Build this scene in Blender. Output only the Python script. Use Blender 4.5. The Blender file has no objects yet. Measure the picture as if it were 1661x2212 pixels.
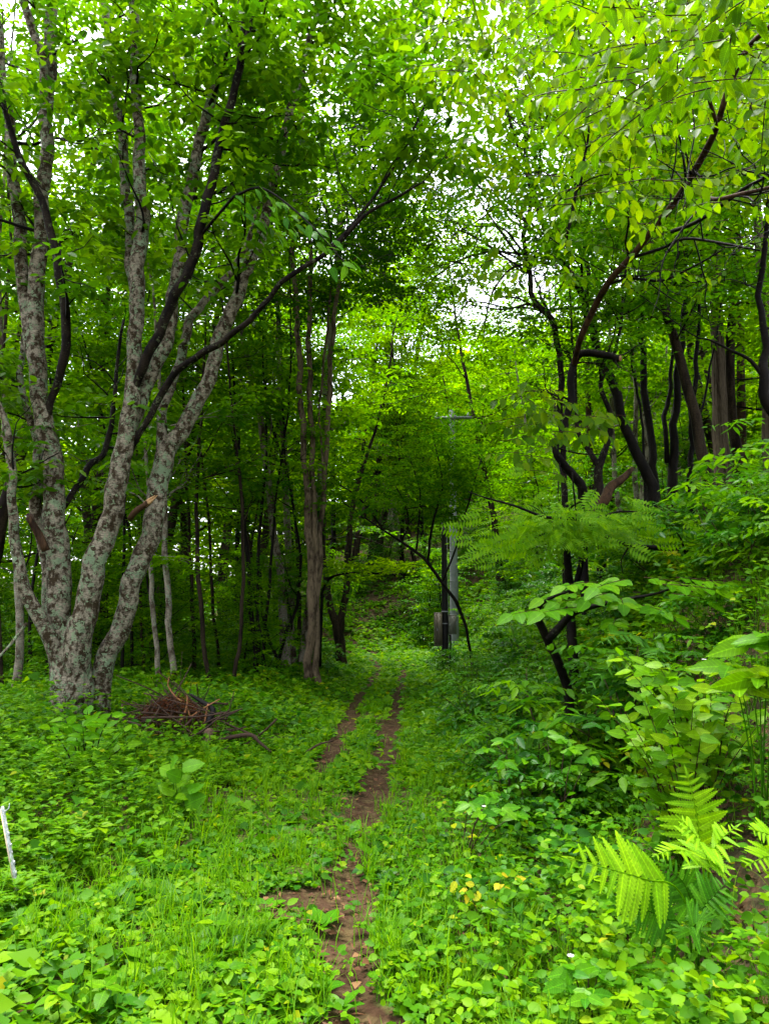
import bpy, math
import numpy as np
from mathutils import Vector, Matrix

# ------------------------------------------------------------------ camera, sky, sun, exposure
SC = bpy.context.scene
COL = SC.collection
PITCH = math.radians(7.6)
CAM_H = 1.6
FPX = 1600.0                                   # focal length in units of a 1661 x 2212 frame
cam_d = bpy.data.cameras.new('camera')
cam_d.sensor_fit = 'VERTICAL'
cam_d.sensor_height = 36.0
cam_d.lens = 36.0 * FPX / 2212.0
cam_d.clip_start = 0.05
cam_d.clip_end = 600
cam = bpy.data.objects.new('camera', cam_d)
COL.objects.link(cam)
cam.location = (0, 0, CAM_H)
cam.rotation_euler = (math.radians(90) + PITCH, 0, 0)
SC.camera = cam

SUN_EL, SUN_AZ = math.radians(74), math.radians(-35)     # azimuth from +Y towards +X
world = bpy.data.worlds.new('World')
SC.world = world
world.use_nodes = True
wn, wl = world.node_tree.nodes, world.node_tree.links
wn.clear()
sky = wn.new('ShaderNodeTexSky')
sky.sky_type = 'NISHITA'
sky.sun_disc = False
sky.sun_elevation = SUN_EL
sky.sun_rotation = SUN_AZ
sky.air_density = 1.0
sky.dust_density = 4.0
sky.ozone_density = 1.0
hs = wn.new('ShaderNodeHueSaturation')
hs.inputs['Saturation'].default_value = 0.28           # an overcast, almost white sky
bg = wn.new('ShaderNodeBackground')
bg.inputs['Strength'].default_value = 0.15
wo = wn.new('ShaderNodeOutputWorld')
wl.new(sky.outputs[0], hs.inputs['Color'])
wl.new(hs.outputs[0], bg.inputs[0])
wl.new(bg.outputs[0], wo.inputs[0])

sun_d = bpy.data.lights.new('sun', 'SUN')
sun_d.energy = 1.0
sun_d.angle = math.radians(16)
sun_d.color = (1.0, 0.96, 0.88)
sun = bpy.data.objects.new('sun', sun_d)
COL.objects.link(sun)
sdir = Vector((math.sin(SUN_AZ) * math.cos(SUN_EL), math.cos(SUN_AZ) * math.cos(SUN_EL), math.sin(SUN_EL)))
sun.rotation_euler = sdir.to_track_quat('Z', 'Y').to_euler()
sun.location = (0, 0, 40)

SC.view_settings.view_transform = 'Standard'
SC.view_settings.look = 'None'
SC.view_settings.gamma = 1.0
SC.view_settings.use_curve_mapping = False
SC.view_settings.exposure = 2.8
SC.render.engine = 'CYCLES'
cy = SC.cycles
cy.max_bounces = 5
cy.diffuse_bounces = 4
cy.glossy_bounces = 1
cy.transmission_bounces = 3
cy.transparent_max_bounces = 4
cy.caustics_reflective = False
cy.caustics_refractive = False
cy.use_denoising = True
cy.use_adaptive_sampling = True
cy.adaptive_threshold = 0.018
cy.use_light_tree = False

rng = np.random.default_rng(11)
PI = math.pi

# ------------------------------------------------------------------ terrain and tracing helpers
def sstep(a, b, x):
    t = np.clip((np.asarray(x, float) - a) / (b - a), 0, 1)
    return t * t * (3 - 2 * t)

def vnoise(x, y, s=1.0, seed=0.0):
    x = np.asarray(x, float) * s + seed * 3.7
    y = np.asarray(y, float) * s - seed * 1.9
    return (np.sin(x * 1.0 + 1.3 * np.sin(y * 0.7 + seed)) + np.sin(y * 1.27 + 1.1 * np.sin(x * 0.83 + 2 + seed))
            + 0.6 * np.sin(x * 2.3 + y * 1.9 + seed) + 0.5 * np.sin(x * 3.9 - y * 3.1 + 1.7 * seed)
            + 0.35 * np.sin(x * 7.1 + y * 5.3) + 0.35 * np.sin(y * 8.3 - x * 4.7 + seed)) / 3.8

YK = np.array([0, 3, 4.5, 6, 8, 10.5, 14, 20, 24, 28, 34.])
XR = np.array([-.05, -.10, -.22, -.17, 0.0, .08, .24, .52, .40, -.6, -3.2])      # the clear right wheel track
XL = np.array([-1.2, -1.15, -1.05, -.85, -.62, -.52, -.48, -.10, -.35, -1.4, -4.0])  # the fainter left one
def x_right(y): return np.interp(y, YK, XR)
def x_left(y): return np.interp(y, YK, XL)
def x_mid(y): return 0.5 * (x_right(y) + x_left(y))
def toe(y): return 0.92 + 0.05 * np.asarray(y, float)

def height(x, y):
    x = np.asarray(x, float); y = np.asarray(y, float)
    s = x - toe(y) + 0.18 * vnoise(x, y, 0.9, 3)
    h = 2.15 * sstep(0, 2.5, s) + 0.12 * np.maximum(s - 2.0, 0)
    h = h - 0.05 * np.maximum(-x - 4.5, 0) * (1 - sstep(20, 60, y))
    hill = sstep(-14, 2, x) * 0.30 + 0.05
    h = h + hill * np.maximum(y - 27, 0) * sstep(25, 34, y)
    away = np.clip(np.abs(x - x_mid(y)) - 0.6, 0, 1.5) / 1.5
    h = h + 0.09 * away * vnoise(x, y, 1.3, 1) + 0.03 * vnoise(x, y, 4.0, 2) * (0.3 + 0.7 * away)
    return np.where(y < 2, h * sstep(-6, 2, y) + 0, h)

def hgt(x, y): return float(height(x, y))

def P(px, py, d):
    """a point seen at (px, py) of the 1661 x 2212 photograph, d metres down the path"""
    u = (px - 830.5) / FPX; v = (1106 - py) / FPX
    dy = math.cos(PITCH) - v * math.sin(PITCH); dz = math.sin(PITCH) + v * math.cos(PITCH)
    k = d / dy
    return np.array([u * k, d, CAM_H + dz * k])

def trace(pts, d0, d1=None):
    """[(px, py, width_px)] -> world points and radii, depth running from d0 to d1"""
    d1 = d0 if d1 is None else d1
    n = len(pts); out = []; rad = []
    for i, (px, py, w) in enumerate(pts):
        d = d0 + (d1 - d0) * i / max(n - 1, 1)
        out.append(P(px, py, d)); rad.append(0.5 * w / FPX * d * 1.02)
    return np.array(out), np.array(rad)

# ------------------------------------------------------------------ mesh helpers
def make_mesh(name, V, faces, mats, tint=None, smooth=False, mat_idx=None):
    V = np.asarray(V, np.float32).reshape(-1, 3)
    faces = [np.asarray(f, np.int32) for f in (faces if isinstance(faces, list) else [faces]) if len(f)]
    me = bpy.data.meshes.new(name)
    me.vertices.add(len(V)); me.vertices.foreach_set('co', V.ravel())
    li = np.concatenate([f.ravel() for f in faces]).astype(np.int32)
    ls = []; o = 0
    for f in faces:
        ls.append(o + np.arange(len(f)) * f.shape[1]); o += f.size
    ls = np.concatenate(ls).astype(np.int32)
    me.loops.add(len(li)); me.loops.foreach_set('vertex_index', li)
    me.polygons.add(len(ls)); me.polygons.foreach_set('loop_start', ls)
    for m in (mats if isinstance(mats, (list, tuple)) else [mats]): me.materials.append(m)
    if mat_idx is not None: me.polygons.foreach_set('material_index', np.asarray(mat_idx, np.int32))
    me.update(calc_edges=True)
    if smooth: me.polygons.foreach_set('use_smooth', np.ones(len(ls), bool))
    if tint is not None:
        a = me.attributes.new('tint', 'FLOAT', 'POINT')
        a.data.foreach_set('value', np.asarray(tint, np.float32))
    return me

def link(name, data, parent=None, loc=None, mat=None):
    o = bpy.data.objects.new(name, data)
    COL.objects.link(o)
    if parent is not None: o.parent = parent
    if mat is not None: o.matrix_basis = mat
    elif loc is not None: o.location = [float(c) for c in loc]
    return o

def tag(o, label, cat, group=None, kind=None):
    o['label'] = label; o['category'] = cat
    if group: o['group'] = group
    if kind: o['kind'] = kind
    return o

def thing(name, loc, label, cat, group=None):
    o = link(name, None, loc=loc)
    o.empty_display_size = 0.2
    return tag(o, label, cat, group)

def unit(a):
    a = np.asarray(a, float)
    return a / np.maximum(np.linalg.norm(a, axis=-1, keepdims=True), 1e-9)

def smooth_line(p, r, sub):
    p = np.asarray(p, float); r = np.asarray(r, float); n = len(p)
    if sub <= 1 or n < 3: return p, r
    q = np.vstack([2 * p[0] - p[1], p, 2 * p[-1] - p[-2]])
    out = []; ro = []
    for i in range(n - 1):
        t = np.linspace(0, 1, sub, endpoint=False)[:, None]
        a, b, c, d = q[i], q[i + 1], q[i + 2], q[i + 3]
        out.append(0.5 * ((2 * b) + (-a + c) * t + (2 * a - 5 * b + 4 * c - d) * t ** 2 + (-a + 3 * b - 3 * c + d) * t ** 3))
        ro.append(r[i] + (r[i + 1] - r[i]) * t[:, 0])
    return np.vstack(out + [p[-1:]]), np.concatenate(ro + [r[-1:]])

class Tubes:
    """collects swept tubes into one mesh"""
    def __init__(self): self.V = []; self.F = []; self.n = 0
    def add(self, p, r, sides=7, sub=3, lump=0.0):
        p, r = smooth_line(p, r, sub)
        if lump:
            q = p[:, 2:3] * 2.1 + p[:, 0:1] * 1.7; w = (np.minimum(r, .06) * 3.2 * lump)[:, None] + .006
            p = p + w * np.hstack([np.sin(q * 2.3 + 1) + .6 * np.sin(q * 5.9), np.sin(q * 2.9 + 2.2) + .6 * np.sin(q * 6.7), .5 * np.sin(q * 3.1)])
        p = np.vstack([p, p[-1:] + (p[-1:] - p[-2:-1]) * 0.02]); r = np.append(r, 1e-4)
        p = np.vstack([p[:1] - (p[1:2] - p[:1]) * 0.02, p]); r = np.append(1e-4, r)
        t = unit(np.gradient(p, axis=0))
        ref = np.array([1., 0, 0]) if abs(t[len(t) // 2][0]) < 0.8 else np.array([0, 1., 0])
        s = unit(np.cross(t, ref)); b = np.cross(t, s)
        a = np.arange(sides) * 2 * PI / sides
        R = r[:, None] * np.ones(sides)
        if lump:
            z = p[:, 2:3]
            R = R * (1 + lump * (np.sin(a * 2 + z * 1.7) + 0.7 * np.sin(a * 3 - z * 2.9 + 1) + 0.8 * np.sin(z * 6.1 + a)) / 2)
        V = p[:, None, :] + R[..., None] * (np.cos(a)[None, :, None] * s[:, None, :] + np.sin(a)[None, :, None] * b[:, None, :])
        m = len(p); i = np.arange(m - 1)[:, None] * sides; j = np.arange(sides)[None, :]; k = (j + 1) % sides
        F = np.stack([i + j, i + k, i + sides + k, i + sides + j], -1).reshape(-1, 4)
        self.V.append(V.reshape(-1, 3)); self.F.append(F + self.n); self.n += V.shape[0] * V.shape[1]
    def mesh(self, name, mat, origin=(0, 0, 0)):
        return make_mesh(name, np.vstack(self.V) - np.asarray(origin), np.vstack(self.F), mat, smooth=True)
    def __bool__(self): return self.n > 0

LEAF = {   # template points (along, across, up) and faces
    'two': (np.array([(0, 0, 0), (.45, .5, .13), (1, 0, -.1), (.45, -.5, .13)]), np.array([(0, 1, 2), (0, 2, 3)])),
    'six': (np.array([(0, 0, 0), (.25, .46, .10), (.62, .42, .04), (1, 0, -.16), (.62, -.42, .04), (.25, -.46, .10)]),
            np.array([(0, 1, 2, 3), (0, 3, 4, 5)])),
    'round': (np.array([(0, 0, 0), (.18, .48, .06), (.7, .46, .0), (1, 0, -.1), (.7, -.46, .0), (.18, -.48, .06)]),
              np.array([(0, 1, 2, 3), (0, 3, 4, 5)])),
    'near': (np.array([(0, 0, 0), (.12, .30, .05), (.36, .48, .09), (.68, .40, .03), (.88, .20, -.05), (1, 0, -.14), (.88, -.20, -.05), (.68, -.40, .03), (.36, -.48, .09), (.12, -.30, .05), (.45, 0, -.02)]),
             np.array([(0, 10, 2, 1), (10, 5, 3, 2), (5, 4, 3, 3), (0, 9, 8, 10), (10, 8, 7, 5), (5, 7, 6, 6)])[[0, 1, 3, 4]]),
    'heart': (np.array([(.06, 0, 0), (-.08, .3, .05), (.25, .52, .08), (1, 0, -.2), (.25, -.52, .08), (-.08, -.3, .05)]),
              np.array([(0, 1, 2, 3), (0, 3, 4, 5)])),
}
def leaf_batch(Pos, A, N, L, W, shape='two'):
    T, F = LEAF[shape]
    A = unit(A); S = unit(np.cross(N, A)); N = np.cross(A, S)
    L = np.asarray(L, float)[:, None, None]; W = np.asarray(W, float)[:, None, None]
    V = (Pos[:, None, :] + A[:, None, :] * T[None, :, 0:1] * L + S[:, None, :] * T[None, :, 1:2] * W
         + N[:, None, :] * T[None, :, 2:3] * W)
    Fa = (np.arange(len(Pos))[:, None, None] * len(T) + F[None]).reshape(-1, F.shape[1])
    return V.reshape(-1, 3), Fa, len(T)

class Leaves:
    def __init__(self, shape='two'): self.s = shape; self.V = []; self.F = []; self.t = []; self.n = 0
    def add(self, Pos, A, N, L, W, tint):
        V, F, k = leaf_batch(Pos, A, N, L, W, self.s)
        self.V.append(V); self.F.append(F + self.n); self.n += len(V); self.t.append(np.repeat(tint, k))
    def mesh(self, name, mat, origin=(0, 0, 0)):
        return make_mesh(name, np.vstack(self.V) - np.asarray(origin), np.vstack(self.F), mat, np.concatenate(self.t))
    def __bool__(self): return self.n > 0

def spray(lv, C, r, ntw=4, nlf=7, twig=0.5, size=0.1, asp=0.55, droop=0.25, up=0.35, tint=(0.2, 0.9), tubes=None, tw_r=0.004, vert=0.18):
    """flat leafy sprays: twigs radiating from each centre, leaves set left and right along them"""
    C = np.atleast_2d(C); n = len(C)
    th = r.uniform(0, 2 * PI, (n, 1)) + np.arange(ntw)[None] * 2 * PI / ntw + r.normal(0, .5, (n, ntw))
    tl = twig * r.uniform(.55, 1.25, (n, ntw))
    td = unit(np.stack([np.cos(th), np.sin(th), r.normal(0, vert, (n, ntw))], -1))
    if tubes is not None:
        for i in range(n):
            for j in range(ntw):
                e = C[i] + td[i, j] * tl[i, j]; e[2] -= droop * tl[i, j] * .5
                tubes.add([C[i], C[i] + td[i, j] * tl[i, j] * .5, e], [tw_r, tw_r * .8, tw_r * .4], 3, 1)
    t = (np.arange(nlf) + .6) / nlf * np.ones((n, ntw, 1)) + r.normal(0, .03, (n, ntw, nlf))
    sd = np.where(np.arange(nlf) % 2 == 0, 1., -1.)
    pos = C[:, None, None, :] + td[:, :, None, :] * (tl[..., None] * t)[..., None]
    pos[..., 2] -= droop * .5 * tl[..., None] * t ** 2
    side = unit(np.cross(td, np.array([0, 0, 1.])))
    ax = td[:, :, None, :] * .55 + side[:, :, None, :] * sd[None, None, :, None] * .85 + r.normal(0, .22, pos.shape)
    ax[..., 2] -= droop
    nm = np.array([0, 0, 1.]) + r.normal(0, up, pos.shape)
    m = n * ntw * nlf
    L = size * r.uniform(.65, 1.25, m)
    base = r.uniform(tint[0], tint[1], (n, 1, 1)) * np.ones((n, ntw, nlf))
    tt = np.clip(base + r.normal(0, .13, (n, ntw, nlf)), 0, 1)
    lv.add(pos.reshape(-1, 3), ax.reshape(-1, 3), nm.reshape(-1, 3), L, L * asp * r.uniform(.85, 1.15, m), tt.ravel())

# ------------------------------------------------------------------ materials
def new_mat(name):
    m = bpy.data.materials.new(name); m.use_nodes = True
    nt = m.node_tree; nt.nodes.clear()
    return m, nt.nodes, nt.links, nt.nodes.new('ShaderNodeOutputMaterial')

def ramp(n, stops, interp='LINEAR'):
    c = n.new('ShaderNodeValToRGB'); c.color_ramp.interpolation = interp
    el = c.color_ramp.elements
    while len(el) < len(stops): el.new(0.5)
    for e, (p, col) in zip(el, stops): e.position = p; e.color = (*col, 1)
    return c

def leaf_mat(name, c0, c1, c2, trans=0.45, rough=0.38, tboost=(1.7, 1.55, 0.55), by_object=False, spec=0.09, matte=False, rare=None):
    m, n, l, out = new_mat(name)
    if by_object:
        src = n.new('ShaderNodeObjectInfo').outputs['Random']
    else:
        a = n.new('ShaderNodeAttribute'); a.attribute_name = 'tint'; src = a.outputs['Fac']
    r = ramp(n, [(0, c0), (.55, c1), (1, c2)] if rare is None else [(0, c0), (.52, c1), (.9, c2), (1, rare)])
    l.new(src, r.inputs[0])
    # veins and mottling
    tc = n.new('ShaderNodeTexCoord'); nz = n.new('ShaderNodeTexNoise'); nz.inputs['Scale'].default_value = 5; nz.inputs['Detail'].default_value = 2
    l.new(tc.outputs['Object'], nz.inputs['Vector'])
    if by_object:
        sx = n.new('ShaderNodeSeparateXYZ'); l.new(tc.outputs['Object'], sx.inputs[0])
        ab = n.new('ShaderNodeMath'); ab.operation = 'ABSOLUTE'; l.new(sx.outputs['Y'], ab.inputs[0])
        df = n.new('ShaderNodeMath'); df.operation = 'MULTIPLY_ADD'; df.inputs[1].default_value = -.75
        l.new(ab.outputs[0], df.inputs[0]); l.new(sx.outputs['X'], df.inputs[2])
        fq = n.new('ShaderNodeMath'); fq.operation = 'MULTIPLY'; fq.inputs[1].default_value = 62; l.new(df.outputs[0], fq.inputs[0])
        sn = n.new('ShaderNodeMath'); sn.operation = 'SINE'; l.new(fq.outputs[0], sn.inputs[0])
        vm = n.new('ShaderNodeMapRange'); vm.inputs['From Min'].default_value = .55; vm.inputs['From Max'].default_value = 1; vm.inputs['To Min'].default_value = 1; vm.inputs['To Max'].default_value = 1.3
        l.new(sn.outputs[0], vm.inputs['Value'])
        mi = n.new('ShaderNodeMapRange'); mi.inputs['From Min'].default_value = .006; mi.inputs['From Max'].default_value = .022; mi.inputs['To Min'].default_value = 1.6; mi.inputs['To Max'].default_value = 1
        l.new(ab.outputs[0], mi.inputs['Value'])
        vv = n.new('ShaderNodeMath'); vv.operation = 'MULTIPLY'; l.new(vm.outputs[0], vv.inputs[0]); l.new(mi.outputs[0], vv.inputs[1])
    mr = n.new('ShaderNodeMapRange'); mr.inputs['To Min'].default_value = .65; mr.inputs['To Max'].default_value = 1.25
    l.new(nz.outputs['Fac'], mr.inputs['Value'])
    mx = n.new('ShaderNodeMix'); mx.data_type = 'RGBA'; mx.blend_type = 'MULTIPLY'; mx.inputs['Factor'].default_value = 1
    l.new(r.outputs[0], mx.inputs['A'])
    if by_object:
        v2 = n.new('ShaderNodeMath'); v2.operation = 'MULTIPLY'; l.new(vv.outputs[0], v2.inputs[0]); l.new(mr.outputs[0], v2.inputs[1]); l.new(v2.outputs[0], mx.inputs['B'])
    else: mx.inputs['B'].default_value = (1, 1, 1, 1)
    if matte:
        p = n.new('ShaderNodeBsdfDiffuse'); l.new(mx.outputs['Result'], p.inputs['Color'])
    else:
        p = n.new('ShaderNodeBsdfPrincipled')
        p.inputs['Roughness'].default_value = rough; p.inputs['Specular IOR Level'].default_value = spec
        l.new(mx.outputs['Result'], p.inputs['Base Color'])
    t = n.new('ShaderNodeBsdfTranslucent')
    mb = n.new('ShaderNodeMix'); mb.data_type = 'RGBA'; mb.blend_type = 'MULTIPLY'; mb.inputs['Factor'].default_value = 1
    l.new(mx.outputs['Result'], mb.inputs['A']); mb.inputs['B'].default_value = (*tboost, 1)
    l.new(mb.outputs['Result'], t.inputs['Color'])
    ms = n.new('ShaderNodeMixShader'); ms.inputs[0].default_value = trans
    l.new(p.outputs[0], ms.inputs[1]); l.new(t.outputs[0], ms.inputs[2]); l.new(ms.outputs[0], out.inputs[0])
    return m

def bark_mat(name, base, dark, lichen=None, lich_amt=0.5, scale=6.0, stretch=(1, 1, .35), bump=.5, rough=.8, dark_amt=.5):
    m, n, l, out = new_mat(name)
    tc = n.new('ShaderNodeTexCoord'); mp = n.new('ShaderNodeMapping'); mp.inputs['Scale'].default_value = stretch
    l.new(tc.outputs['Object'], mp.inputs[0])
    n1 = n.new('ShaderNodeTexNoise'); n1.inputs['Scale'].default_value = scale; n1.inputs['Detail'].default_value = 8; n1.inputs['Roughness'].default_value = .7
    l.new(mp.outputs[0], n1.inputs['Vector'])
    r1 = ramp(n, [(dark_amt - .06, dark), (dark_amt + .05, base), (.8, tuple(min(c * 1.35, .8) for c in base))])
    l.new(n1.outputs['Fac'], r1.inputs[0])
    col = r1.outputs[0]
    # fine grain
    n3 = n.new('ShaderNodeTexNoise'); n3.inputs['Scale'].default_value = 45; n3.inputs['Detail'].default_value = 4
    m3 = n.new('ShaderNodeMapping'); m3.inputs['Scale'].default_value = (.6, .6, 2.2) if lichen else (1.5, 1.5, .2)
    l.new(tc.outputs['Object'], m3.inputs[0]); l.new(m3.outputs[0], n3.inputs['Vector'])
    g = n.new('ShaderNodeMapRange'); g.inputs['From Min'].default_value = .3; g.inputs['From Max'].default_value = .7
    g.inputs['To Min'].default_value = .62; g.inputs['To Max'].default_value = 1.2
    l.new(n3.outputs['Fac'], g.inputs['Value'])
    mg = n.new('ShaderNodeMix'); mg.data_type = 'RGBA'; mg.blend_type = 'MULTIPLY'; mg.inputs['Factor'].default_value = 1
    l.new(col, mg.inputs['A']); l.new(g.outputs[0], mg.inputs['B']); col = mg.outputs['Result']
    hsrc = n1.outputs['Fac']
    if lichen:
        dn = n.new('ShaderNodeTexNoise'); dn.inputs['Scale'].default_value = 22; dn.inputs['Detail'].default_value = 5
        l.new(tc.outputs['Object'], dn.inputs['Vector'])
        add = n.new('ShaderNodeVectorMath'); add.operation = 'MULTIPLY_ADD'; add.inputs[1].default_value = (.22, .22, .22)
        l.new(dn.outputs['Color'], add.inputs[0]); l.new(tc.outputs['Object'], add.inputs[2])
        v = n.new('ShaderNodeTexVoronoi'); v.inputs['Scale'].default_value = 13.0; v.inputs['Randomness'].default_value = 1
        l.new(add.outputs[0], v.inputs['Vector'])
        n2 = n.new('ShaderNodeTexNoise'); n2.inputs['Scale'].default_value = 2.6; n2.inputs['Detail'].default_value = 5
        l.new(tc.outputs['Object'], n2.inputs['Vector'])
        sb = n.new('ShaderNodeMath'); sb.operation = 'SUBTRACT'
        l.new(n2.outputs['Fac'], sb.inputs[0]); l.new(v.outputs['Distance'], sb.inputs[1])
        th = n.new('ShaderNodeMapRange'); th.inputs['From Min'].default_value = .5 - lich_amt * .6; th.inputs['From Max'].default_value = .5 - lich_amt * .6 + .045
        l.new(sb.outputs[0], th.inputs['Value'])
        lc = ramp(n, [(0, lichen), (.5, tuple(c * .72 for c in lichen)), (1, (lichen[0] * 1.3, lichen[1] * 1.25, lichen[2] * 1.2))])
        l.new(v.outputs['Color'], lc.inputs[0])
        ml = n.new('ShaderNodeMix'); ml.data_type = 'RGBA'
        l.new(th.outputs[0], ml.inputs['Factor']); l.new(col, ml.inputs['A']); l.new(lc.outputs[0], ml.inputs['B'])
        mg2 = n.new('ShaderNodeMix'); mg2.data_type = 'RGBA'; mg2.blend_type = 'MULTIPLY'; mg2.inputs['Factor'].default_value = .55
        l.new(ml.outputs['Result'], mg2.inputs['A']); l.new(g.outputs[0], mg2.inputs['B']); col = mg2.outputs['Result']
    p = n.new('ShaderNodeBsdfPrincipled'); p.inputs['Roughness'].default_value = rough
    p.inputs['Specular IOR Level'].default_value = .06
    l.new(col, p.inputs['Base Color'])
    b = n.new('ShaderNodeBump'); b.inputs['Strength'].default_value = bump; b.inputs['Distance'].default_value = .03
    l.new(hsrc, b.inputs['Height'])
    b2 = n.new('ShaderNodeBump'); b2.inputs['Strength'].default_value = .5; b2.inputs['Distance'].default_value = .012
    l.new(n3.outputs['Fac'], b2.inputs['Height']); l.new(b.outputs[0], b2.inputs['Normal']); l.new(b2.outputs[0], p.inputs['Normal'])
    l.new(p.outputs[0], out.inputs[0])
    return m

def plain_mat(name, c0, c1, scale=8, rough=.6, metal=0, bump=.2, detail=6):
    m, n, l, out = new_mat(name)
    tc = n.new('ShaderNodeTexCoord'); nz = n.new('ShaderNodeTexNoise')
    nz.inputs['Scale'].default_value = scale; nz.inputs['Detail'].default_value = detail; nz.inputs['Roughness'].default_value = .65
    l.new(tc.outputs['Object'], nz.inputs['Vector'])
    r = ramp(n, [(.32, c0), (.68, c1)]); l.new(nz.outputs['Fac'], r.inputs[0])
    p = n.new('ShaderNodeBsdfPrincipled'); p.inputs['Roughness'].default_value = rough; p.inputs['Metallic'].default_value = metal; p.inputs['Specular IOR Level'].default_value = .2
    l.new(r.outputs[0], p.inputs['Base Color'])
    b = n.new('ShaderNodeBump'); b.inputs['Strength'].default_value = bump; b.inputs['Distance'].default_value = .02
    l.new(nz.outputs['Fac'], b.inputs['Height']); l.new(b.outputs[0], p.inputs['Normal'])
    l.new(p.outputs[0], out.inputs[0])
    return m

def ground_mat(name, cols, litter, scale=3.0, soil=None):
    """soil, moss and litter mixed by noise"""
    m, n, l, out = new_mat(name)
    tc = n.new('ShaderNodeTexCoord')
    a = n.new('ShaderNodeTexNoise'); a.inputs['Scale'].default_value = scale; a.inputs['Detail'].default_value = 9; a.inputs['Roughness'].default_value = .7
    l.new(tc.outputs['Object'], a.inputs['Vector'])
    r = ramp(n, list(zip((.3, .5, .7), cols))); l.new(a.outputs['Fac'], r.inputs[0])
    base = r.outputs[0]
    if soil:      # bare soil where the wheel tracks run, with a ragged edge
        rs = ramp(n, list(zip((.3, .5, .7), soil))); l.new(a.outputs['Fac'], rs.inputs[0])
        at = n.new('ShaderNodeAttribute'); at.attribute_name = 'tint'
        sm = n.new('ShaderNodeMath'); sm.operation = 'MULTIPLY_ADD'; sm.inputs[1].default_value = .9
        l.new(a.outputs['Fac'], sm.inputs[0]); l.new(at.outputs['Fac'], sm.inputs[2])
        mr = n.new('ShaderNodeMapRange'); mr.inputs['From Min'].default_value = .68; mr.inputs['From Max'].default_value = .95
        l.new(sm.outputs[0], mr.inputs['Value'])
        mm = n.new('ShaderNodeMix'); mm.data_type = 'RGBA'
        l.new(mr.outputs[0], mm.inputs['Factor']); l.new(base, mm.inputs['A']); l.new(rs.outputs[0], mm.inputs['B']); base = mm.outputs['Result']
    v = n.new('ShaderNodeTexVoronoi'); v.inputs['Scale'].default_value = 28; l.new(tc.outputs['Object'], v.inputs['Vector'])
    r2 = ramp(n, [(0, tuple(c * .4 for c in litter)), (.5, litter), (1, tuple(min(1, c * 1.7) for c in litter))]); l.new(v.outputs['Color'], r2.inputs[0])
    f = n.new('ShaderNodeTexNoise'); f.inputs['Scale'].default_value = 11; f.inputs['Detail'].default_value = 5; l.new(tc.outputs['Object'], f.inputs['Vector'])
    fr = n.new('ShaderNodeMapRange'); fr.inputs['From Min'].default_value = .45; fr.inputs['From Max'].default_value = .6; fr.inputs['To Max'].default_value = .7
    l.new(f.outputs['Fac'], fr.inputs['Value'])
    mx = n.new('ShaderNodeMix'); mx.data_type = 'RGBA'
    l.new(fr.outputs[0], mx.inputs['Factor']); l.new(base, mx.inputs['A']); l.new(r2.outputs[0], mx.inputs['B'])
    p = n.new('ShaderNodeBsdfPrincipled'); p.inputs['Roughness'].default_value = .85; p.inputs['Specular IOR Level'].default_value = .08
    l.new(mx.outputs['Result'], p.inputs['Base Color'])
    ad = n.new('ShaderNodeMath'); ad.operation = 'ADD'
    l.new(a.outputs['Fac'], ad.inputs[0]); l.new(v.outputs['Distance'], ad.inputs[1])
    b = n.new('ShaderNodeBump'); b.inputs['Strength'].default_value = .7; b.inputs['Distance'].default_value = .03
    l.new(ad.outputs[0], b.inputs['Height']); l.new(b.outputs[0], p.inputs['Normal'])
    l.new(p.outputs[0], out.inputs[0])
    return m

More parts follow.
